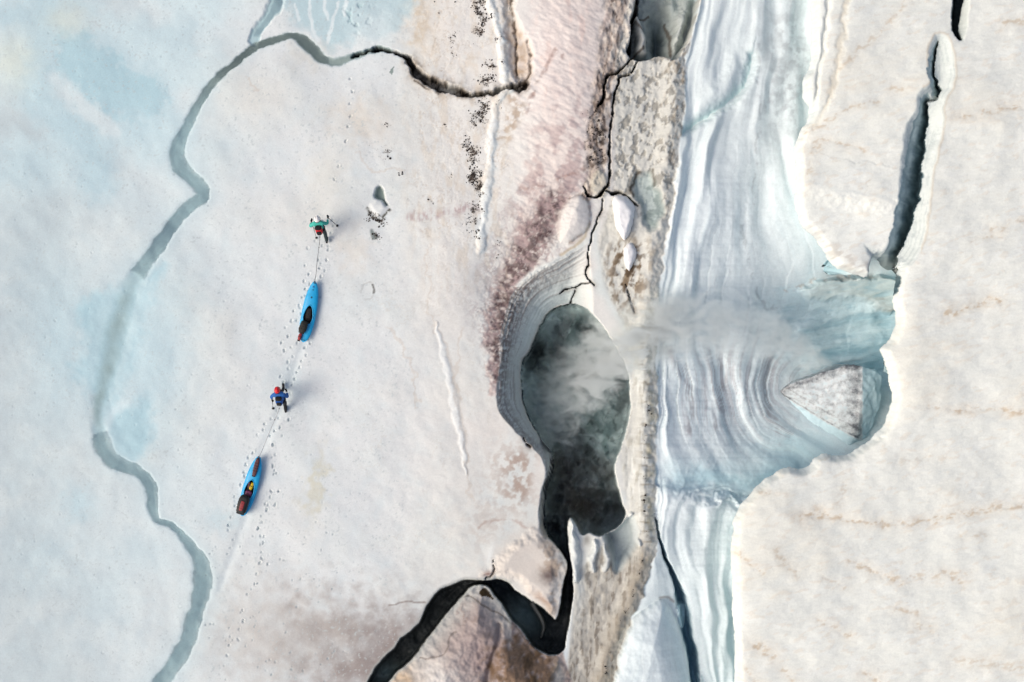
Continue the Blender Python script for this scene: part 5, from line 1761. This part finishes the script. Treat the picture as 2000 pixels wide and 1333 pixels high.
def rope(root, V3, kroot, hh, mat, label):
    a = root.matrix_basis @ (V3['pelvis'] + Vector((0, -.17, .05)))
    b = kroot.matrix_basis @ Vector((0, hh * .93, .38))
    base = empty('tow_rope', b)
    pts = []
    for k in range(25):
        t = k / 24
        p = a.lerp(b, t)
        p.z -= .16 * math.sin(math.pi * t)
        p.x += .012 * math.sin(9 * t)
        pts.append(p - b)
    tube('line', pts, .011, mat, base, 6)
    for t in (.12, .3):
        i = int(t * 24)
        superell('knot', (.022, .035, .022), M_BLACK, base, 1, 8, 6, loc=pts[i])
    superell('carabiner', (.022, .045, .012), M_BLACK, base, 1, 10, 6, loc=(0, .03, 0))
    tag(base, label, 'rope', 'tow ropes')


rope(per1, V1, k1, h1, M_ROPE, 'taut dark tow rope from the teal hiker to the bare kayak bow')
rope(per2, V2, k2, h2, M_ROPE2, 'pale tow rope from the blue hiker to the packed kayak bow')

# ================================================================== ICE BLOCK IN THE BASIN, WHITE CHUNKS
def ice_thing_material(name, clean, dirty, grit):
    m, t, b = new_mat(name)
    L = t.links.new
    tc = N(t, 'ShaderNodeTexCoord')
    ge = N(t, 'ShaderNodeAttribute', attribute_name='dirt')
    n1 = N(t, 'ShaderNodeTexNoise', Scale=5.0, Detail=8.0, Roughness=.75)
    n2 = N(t, 'ShaderNodeTexNoise', Scale=1.4, Detail=4.0)
    L(tc.outputs['Object'], n1.inputs[0])
    L(tc.outputs['Object'], n2.inputs[0])
    ad = N(t, 'ShaderNodeMath', operation='MULTIPLY_ADD')
    L(ge.outputs['Fac'], ad.inputs[0])
    ad.inputs[1].default_value = .95
    L(n1.outputs[0], ad.inputs[2])
    mr = N(t, 'ShaderNodeMapRange')
    mr.inputs[1].default_value, mr.inputs[2].default_value = .78, 1.42
    L(ad.outputs[0], mr.inputs[0])
    r = N(t, 'ShaderNodeValToRGB')
    r.color_ramp.elements[0].color = tuple(float(v) for v in srgb(clean)) + (1,)
    r.color_ramp.elements[1].color = tuple(float(v) for v in srgb(grit)) + (1,)
    e = r.color_ramp.elements.new(.45)
    e.color = tuple(float(v) for v in srgb(dirty)) + (1,)
    L(mr.outputs[0], r.inputs[0])
    L(r.outputs[0], b.inputs['Base Color'])
    b.inputs['Roughness'].default_value = .45
    bp = N(t, 'ShaderNodeBump', Strength=.2, Distance=.04)
    L(n1.outputs[0], bp.inputs['Height'])
    L(bp.outputs[0], b.inputs['Normal'])
    return m


def rough_solid(name, pts, mat, cuts=4, amp=.03, seed=1, dirt=None, bev=.06, smooth=2):
    """convex chunk from corner points, worn and roughened"""
    c = sum((Vector(p) for p in pts), Vector()) / len(pts)
    c.z = min(p[2] for p in pts)
    bm = bmesh.new()
    for p in pts:
        bm.verts.new(Vector(p) - c)
    bmesh.ops.convex_hull(bm, input=bm.verts)
    loose = [v for v in bm.verts if not v.link_faces]
    bmesh.ops.delete(bm, geom=loose, context='VERTS')
    bmesh.ops.dissolve_limit(bm, angle_limit=.02, verts=bm.verts, edges=bm.edges)
    if bev:
        bmesh.ops.bevel(bm, geom=list(bm.edges), offset=bev, segments=2, affect='EDGES', profile=.6)
    bmesh.ops.triangulate(bm, faces=bm.faces)
    for _ in range(cuts):
        long_e = [e for e in bm.edges if e.calc_length() > .09]
        if not long_e:
            break
        bmesh.ops.subdivide_edges(bm, edges=long_e, cuts=1)
        bmesh.ops.triangulate(bm, faces=[f for f in bm.faces if len(f.verts) > 4])
    for _ in range(smooth):
        bmesh.ops.smooth_vert(bm, verts=bm.verts, factor=.5, use_axis_x=True, use_axis_y=True, use_axis_z=True)
    bm.normal_update()
    from mathutils import noise as mn
    for v in bm.verts:
        q = v.co * 1.6 + Vector((seed * 7.1, 0, 0))
        v.co += v.normal * amp * (mn.noise(q) + .5 * mn.noise(q * 2.7) + .25 * mn.noise(q * 6))
    me = bpy.data.meshes.new(name)
    bm.to_mesh(me)
    bm.free()
    for p in me.polygons:
        p.use_smooth = True
    a = me.attributes.new('dirt', 'FLOAT', 'POINT')
    vals = [dirt(v.co + c) if dirt else 0.0 for v in me.vertices]
    a.data.foreach_set('value', vals)
    me.materials.append(mat)
    o = bpy.data.objects.new(name, me)
    COL.objects.link(o)
    o.location = c
    return o


def W(px, py, z):
    return to_world(px, py, z)


gz = lambda x, y: ground(x, y)
bz = max(ground(1524, 765), ground(1600, 800) - .2, ground(1650, 760) - .3) + .12
pts = [W(1522, 765, bz - .1), W(1546, 749, bz + .25), W(1600, 735, bz + .5), W(1628, 728, bz + .62), W(1652, 713, bz + .75), W(1684, 716, bz + .75), W(1684, 735, bz + .85),
       W(1682, 785, bz + .75), W(1674, 846, bz + .45), W(1640, 836, bz + .2), W(1590, 806, bz + .05), W(1550, 784, bz - .05),
       W(1535, 800, bz - .5), W(1590, 845, bz - .5), W(1650, 882, bz - .45), W(1710, 722, bz + .35), W(1724, 738, bz + .05), W(1718, 800, bz - .1), W(1696, 850, bz - .2)]
pts += [(p[0], p[1], bz - 2.2) for p in pts]


def dirt_f(v):
    px, py = CX + v.x / S * H / (H - v.z), CY - v.y / S * H / (H - v.z)
    d = 1.0 if px < 1682 else max(0, 1 - (px - 1682) / 8)
    low = (py - 765) - (px - 1522) * .56
    d *= max(0.0, min(1.0, 1 - (low - 2) / 16))
    strata = .5 * max(0.0, math.sin(low * .34 + .8 * math.sin(px * .03))) ** 3 * math.exp(-((low - 12) / 26) ** 2) * (1 if px < 1678 else 0)
    edge = math.exp(-((px - 1672) / 14) ** 2) * .45 + math.exp(-(((py - 765) + (px - 1522) * .38) / 8) ** 2) * .5
    ray = math.atan2(py - 765, px - 1500)
    return strata * .6 + d * (.60 + .5 * edge + .05 * math.sin(ray * 46 + 2 * math.sin(px * .05)))


M_BLOCK = ice_thing_material('dirty_block_ice', 'bfd8e0', 'c3cbce', '565a60')
blk = rough_solid('ice_block', pts, M_BLOCK, 5, .075, 2, dirt_f, .04)
tag(blk, 'wedge of ice with grit-covered top standing in the blue basin', 'ice block')

M_CHUNK = ice_thing_material('white_chunk_ice', 'e9ebec', 'd8d8d6', 'b0aaa2')
for outl, hgt, lab in (([(1199, 381), (1224, 383), (1235, 396), (1241, 410), (1239, 423), (1233, 437), (1232, 455), (1224, 468), (1218, 473), (1211, 458), (1203, 443), (1200, 419), (1196, 395)], .5,
                        'larger smooth white ice chunk lying below the dark crack on the dirt ridge'),
                       ([(1230, 471), (1239, 479), (1245, 492), (1242, 507), (1232, 515), (1229, 533), (1223, 522), (1218, 507), (1218, 485)], .35,
                        'smaller white ice chunk among brown dirt under the larger one')):
    cx_, cy_ = sum(p[0] for p in outl) / len(outl), sum(p[1] for p in outl) / len(outl)
    g = ground(cx_, cy_)
    pp = []
    for x, y in outl:
        pp.append(W(x, y, g + .10))
        pp.append(W(x, y, g - .35))
        pp.append(W(cx_ + (x - cx_) * .62, cy_ + (y - cy_) * .72, g + hgt))
    o = rough_solid('ice_chunk', pp, M_CHUNK, 5, .05, 3, None, .04, 14)
    tag(o, lab, 'ice chunk', 'white ice chunks on the dirt ridge')

# ================================================================== GRIT ON THE SNOW
ico = []
t_ = (1 + 5 ** .5) / 2
IV = [Vector(v).normalized() for v in ((-1, t_, 0), (1, t_, 0), (-1, -t_, 0), (1, -t_, 0), (0, -1, t_), (0, 1, t_), (0, -1, -t_), (0, 1, -t_), (t_, 0, -1), (t_, 0, 1), (-t_, 0, -1), (-t_, 0, 1))]
IF = ((0, 11, 5), (0, 5, 1), (0, 1, 7), (0, 7, 10), (0, 10, 11), (1, 5, 9), (5, 11, 4), (11, 10, 2), (10, 7, 6), (7, 1, 8), (3, 9, 4), (3, 4, 2), (3, 2, 6), (3, 6, 8), (3, 8, 9), (4, 9, 5), (2, 4, 11), (6, 2, 10), (8, 6, 7), (9, 8, 1))
GV, GF = [], []
prob = GR * (AX == AX)
cand = np.argwhere((GR > .30 + .3 * np.random.default_rng(8).uniform(size=GR.shape)) & (A.X < 1340) & (A.X > 690) & (A.Y > -40) & (A.Y < 1370) & (pit > 3))
rg = np.random.default_rng(5)
for _ in range(1500):
    j, i = cand[rg.integers(len(cand))]
    r = abs(rg.normal(0, .014)) + .008
    p = Vector((float(AX[j, i]) + rg.normal(0, .05), float(AY[j, i]) + rg.normal(0, .05), float(AZ[j, i]) + r * .2))
    sc = Vector((rg.uniform(.7, 1.4), rg.uniform(.7, 1.4), rg.uniform(.4, .8))) * r
    o_ = len(GV)
    for v in IV:
        k = rg.uniform(.8, 1.2)
        GV.append((p.x + v.x * sc.x * k, p.y + v.y * sc.y * k, p.z + v.z * sc.z * k))
    GF += [tuple(o_ + q for q in f) for f in IF]
grit = link_mesh('grit', GV, GF, simple_mat('grit_stone', '2e2824', .9, .4, 30), None, False)
tag(grit, 'black grit and small stones scattered along the dirt lines', kind='stuff')

# ================================================================== SPRAY OF THE WATER JET
SP = [(1020, 800, -4.4, 1.6, 1.2, .0), (1060, 790, -3.4, 2.5, 1.5, .12), (1105, 765, -2.5, 2.6, 1.5, .36), (1155, 722, -1.4, 2.4, 1.4, .85), (1205, 676, -.3, 2.1, 1.15, 1.75), (1260, 650, .3, 1.9, 1.0, 2.0),
      (1320, 638, .5, 1.75, .95, .95), (1390, 636, .4, 1.8, .9, .55), (1450, 642, .1, 1.75, .85, .45), (1510, 655, -.5, 1.5, .8, .55), (1560, 676, -1.2, 1.15, .7, .8), (1600, 700, -2.0, .65, .55, .7), (1625, 716, -2.6, .3, .35, .1)]
spw = [(to_world(p[0], p[1], p[2]) + p[3:]) for p in SP]
x0, x1 = spw[0][0], spw[-1][0]
rings, nr = [], 20
V, Fc = [], []
dense = []
for i in range(len(spw) * 4 - 3):
    f = i / 4
    a = spw[int(f)]
    b = spw[min(int(f) + 1, len(spw) - 1)]
    q = [a[k] + (b[k] - a[k]) * (f - int(f)) for k in range(6)]
    dense.append(q)
for q in dense:
    for k in range(nr):
        t = 2 * math.pi * k / nr
        V.append((q[0], q[1] + q[3] * 1.18 * math.cos(t), q[2] + q[4] * 1.18 * math.sin(t)))
for i in range(len(dense) - 1):
    for k in range(nr):
        k2 = (k + 1) % nr
        Fc.append((i * nr + k, i * nr + k2, (i + 1) * nr + k2, (i + 1) * nr + k))
Fc.append(tuple(range(nr))[::-1])
Fc.append(tuple((len(dense) - 1) * nr + k for k in range(nr)))
m, t, b = new_mat('water_spray')
t.nodes.remove(b)
L = t.links.new
tc = N(t, 'ShaderNodeTexCoord')
sx_ = N(t, 'ShaderNodeSeparateXYZ')
L(tc.outputs['Object'], sx_.inputs[0])
mu_ = N(t, 'ShaderNodeMapRange')
mu_.inputs[1].default_value, mu_.inputs[2].default_value = x0, x1
L(sx_.outputs[0], mu_.inputs[0])


def ramp(col, lo, hi):
    c = N(t, 'ShaderNodeFloatCurve')
    cv = c.mapping.curves[0]
    P = [((q[0] - x0) / (x1 - x0), (q[col] - lo) / (hi - lo)) for q in spw]
    cv.points[0].location = P[0]
    cv.points[1].location = P[-1]
    for p in P[1:-1]:
        cv.points.new(*p)
    for p in cv.points:
        p.handle_type = 'VECTOR'
    c.mapping.update()
    L(mu_.outputs[0], c.inputs['Value'])
    r = N(t, 'ShaderNodeMapRange', clamp=False)
    r.inputs[3].default_value, r.inputs[4].default_value = lo, hi
    L(c.outputs[0], r.inputs[0])
    return r.outputs[0]


def op(kind, a, b_):
    n = N(t, 'ShaderNodeMath', operation=kind)
    for i, v in enumerate((a, b_)):
        if v is None:
            continue
        if isinstance(v, (int, float)):
            n.inputs[i].default_value = v
        else:
            L(v, n.inputs[i])
    return n.outputs[0]


yc, zc = ramp(1, -6, 4), ramp(2, -6, 2)
ry, rz_, dn = ramp(3, 0, 3), ramp(4, 0, 3), ramp(5, 0, 2)
vy = op('DIVIDE', op('SUBTRACT', sx_.outputs[1], yc), ry)
vz = op('DIVIDE', op('SUBTRACT', sx_.outputs[2], zc), rz_)
r2 = op('ADD', op('MULTIPLY', vy, vy), op('MULTIPLY', vz, vz))
core_ = None
cb = N(t, 'ShaderNodeCombineXYZ')
L(op('MULTIPLY', sx_.outputs[0], .62), cb.inputs[0])
L(op('MULTIPLY', sx_.outputs[1], .95), cb.inputs[1])
L(op('MULTIPLY', sx_.outputs[2], .8), cb.inputs[2])
nz = N(t, 'ShaderNodeTexNoise', Scale=1.5, Detail=6.0, Roughness=.68)
nz.inputs['Distortion'].default_value = 1.1
L(cb.outputs[0], nz.inputs['Vector'])
core_ = op('POWER', op('MAXIMUM', op('SUBTRACT', op('ADD', .75, op('MULTIPLY', op('SUBTRACT', nz.outputs[0], .5), 3.6)), r2), 0.0), 1.5)
nr_ = N(t, 'ShaderNodeMapRange')
nr_.inputs[1].default_value, nr_.inputs[2].default_value = .36, .66
nr_.inputs[3].default_value, nr_.inputs[4].default_value = .05, 1.7
L(nz.outputs[0], nr_.inputs[0])
cb2 = N(t, 'ShaderNodeCombineXYZ')
L(op('MULTIPLY', sx_.outputs[0], 1.3), cb2.inputs[0])
L(op('MULTIPLY', vy, 5.0), cb2.inputs[1])
L(op('MULTIPLY', vz, 4.0), cb2.inputs[2])
nz2 = N(t, 'ShaderNodeTexNoise', Scale=1.6, Detail=4.0, Roughness=.7)
L(cb2.outputs[0], nz2.inputs['Vector'])
nr2 = N(t, 'ShaderNodeMapRange')
nr2.inputs[1].default_value, nr2.inputs[2].default_value = .35, .65
nr2.inputs[3].default_value, nr2.inputs[4].default_value = .35, 1.6
L(nz2.outputs[0], nr2.inputs[0])
den = op('MULTIPLY', op('MULTIPLY', op('MULTIPLY', core_, dn), nr_.outputs[0]), nr2.outputs[0])
den = op('MULTIPLY', den, 5.0)
pv = N(t, 'ShaderNodeVolumePrincipled')
pv.inputs['Color'].default_value = (.935, .985, .985, 1)
pv.inputs['Anisotropy'].default_value = .1
L(den, pv.inputs['Density'])
L(pv.outputs[0], t.nodes['Material Output'].inputs['Volume'])
spray = link_mesh('spray', V, Fc, m, None)
tag(spray, 'white spray of the water jet shooting across the blue ice into the moulin', kind='stuff')
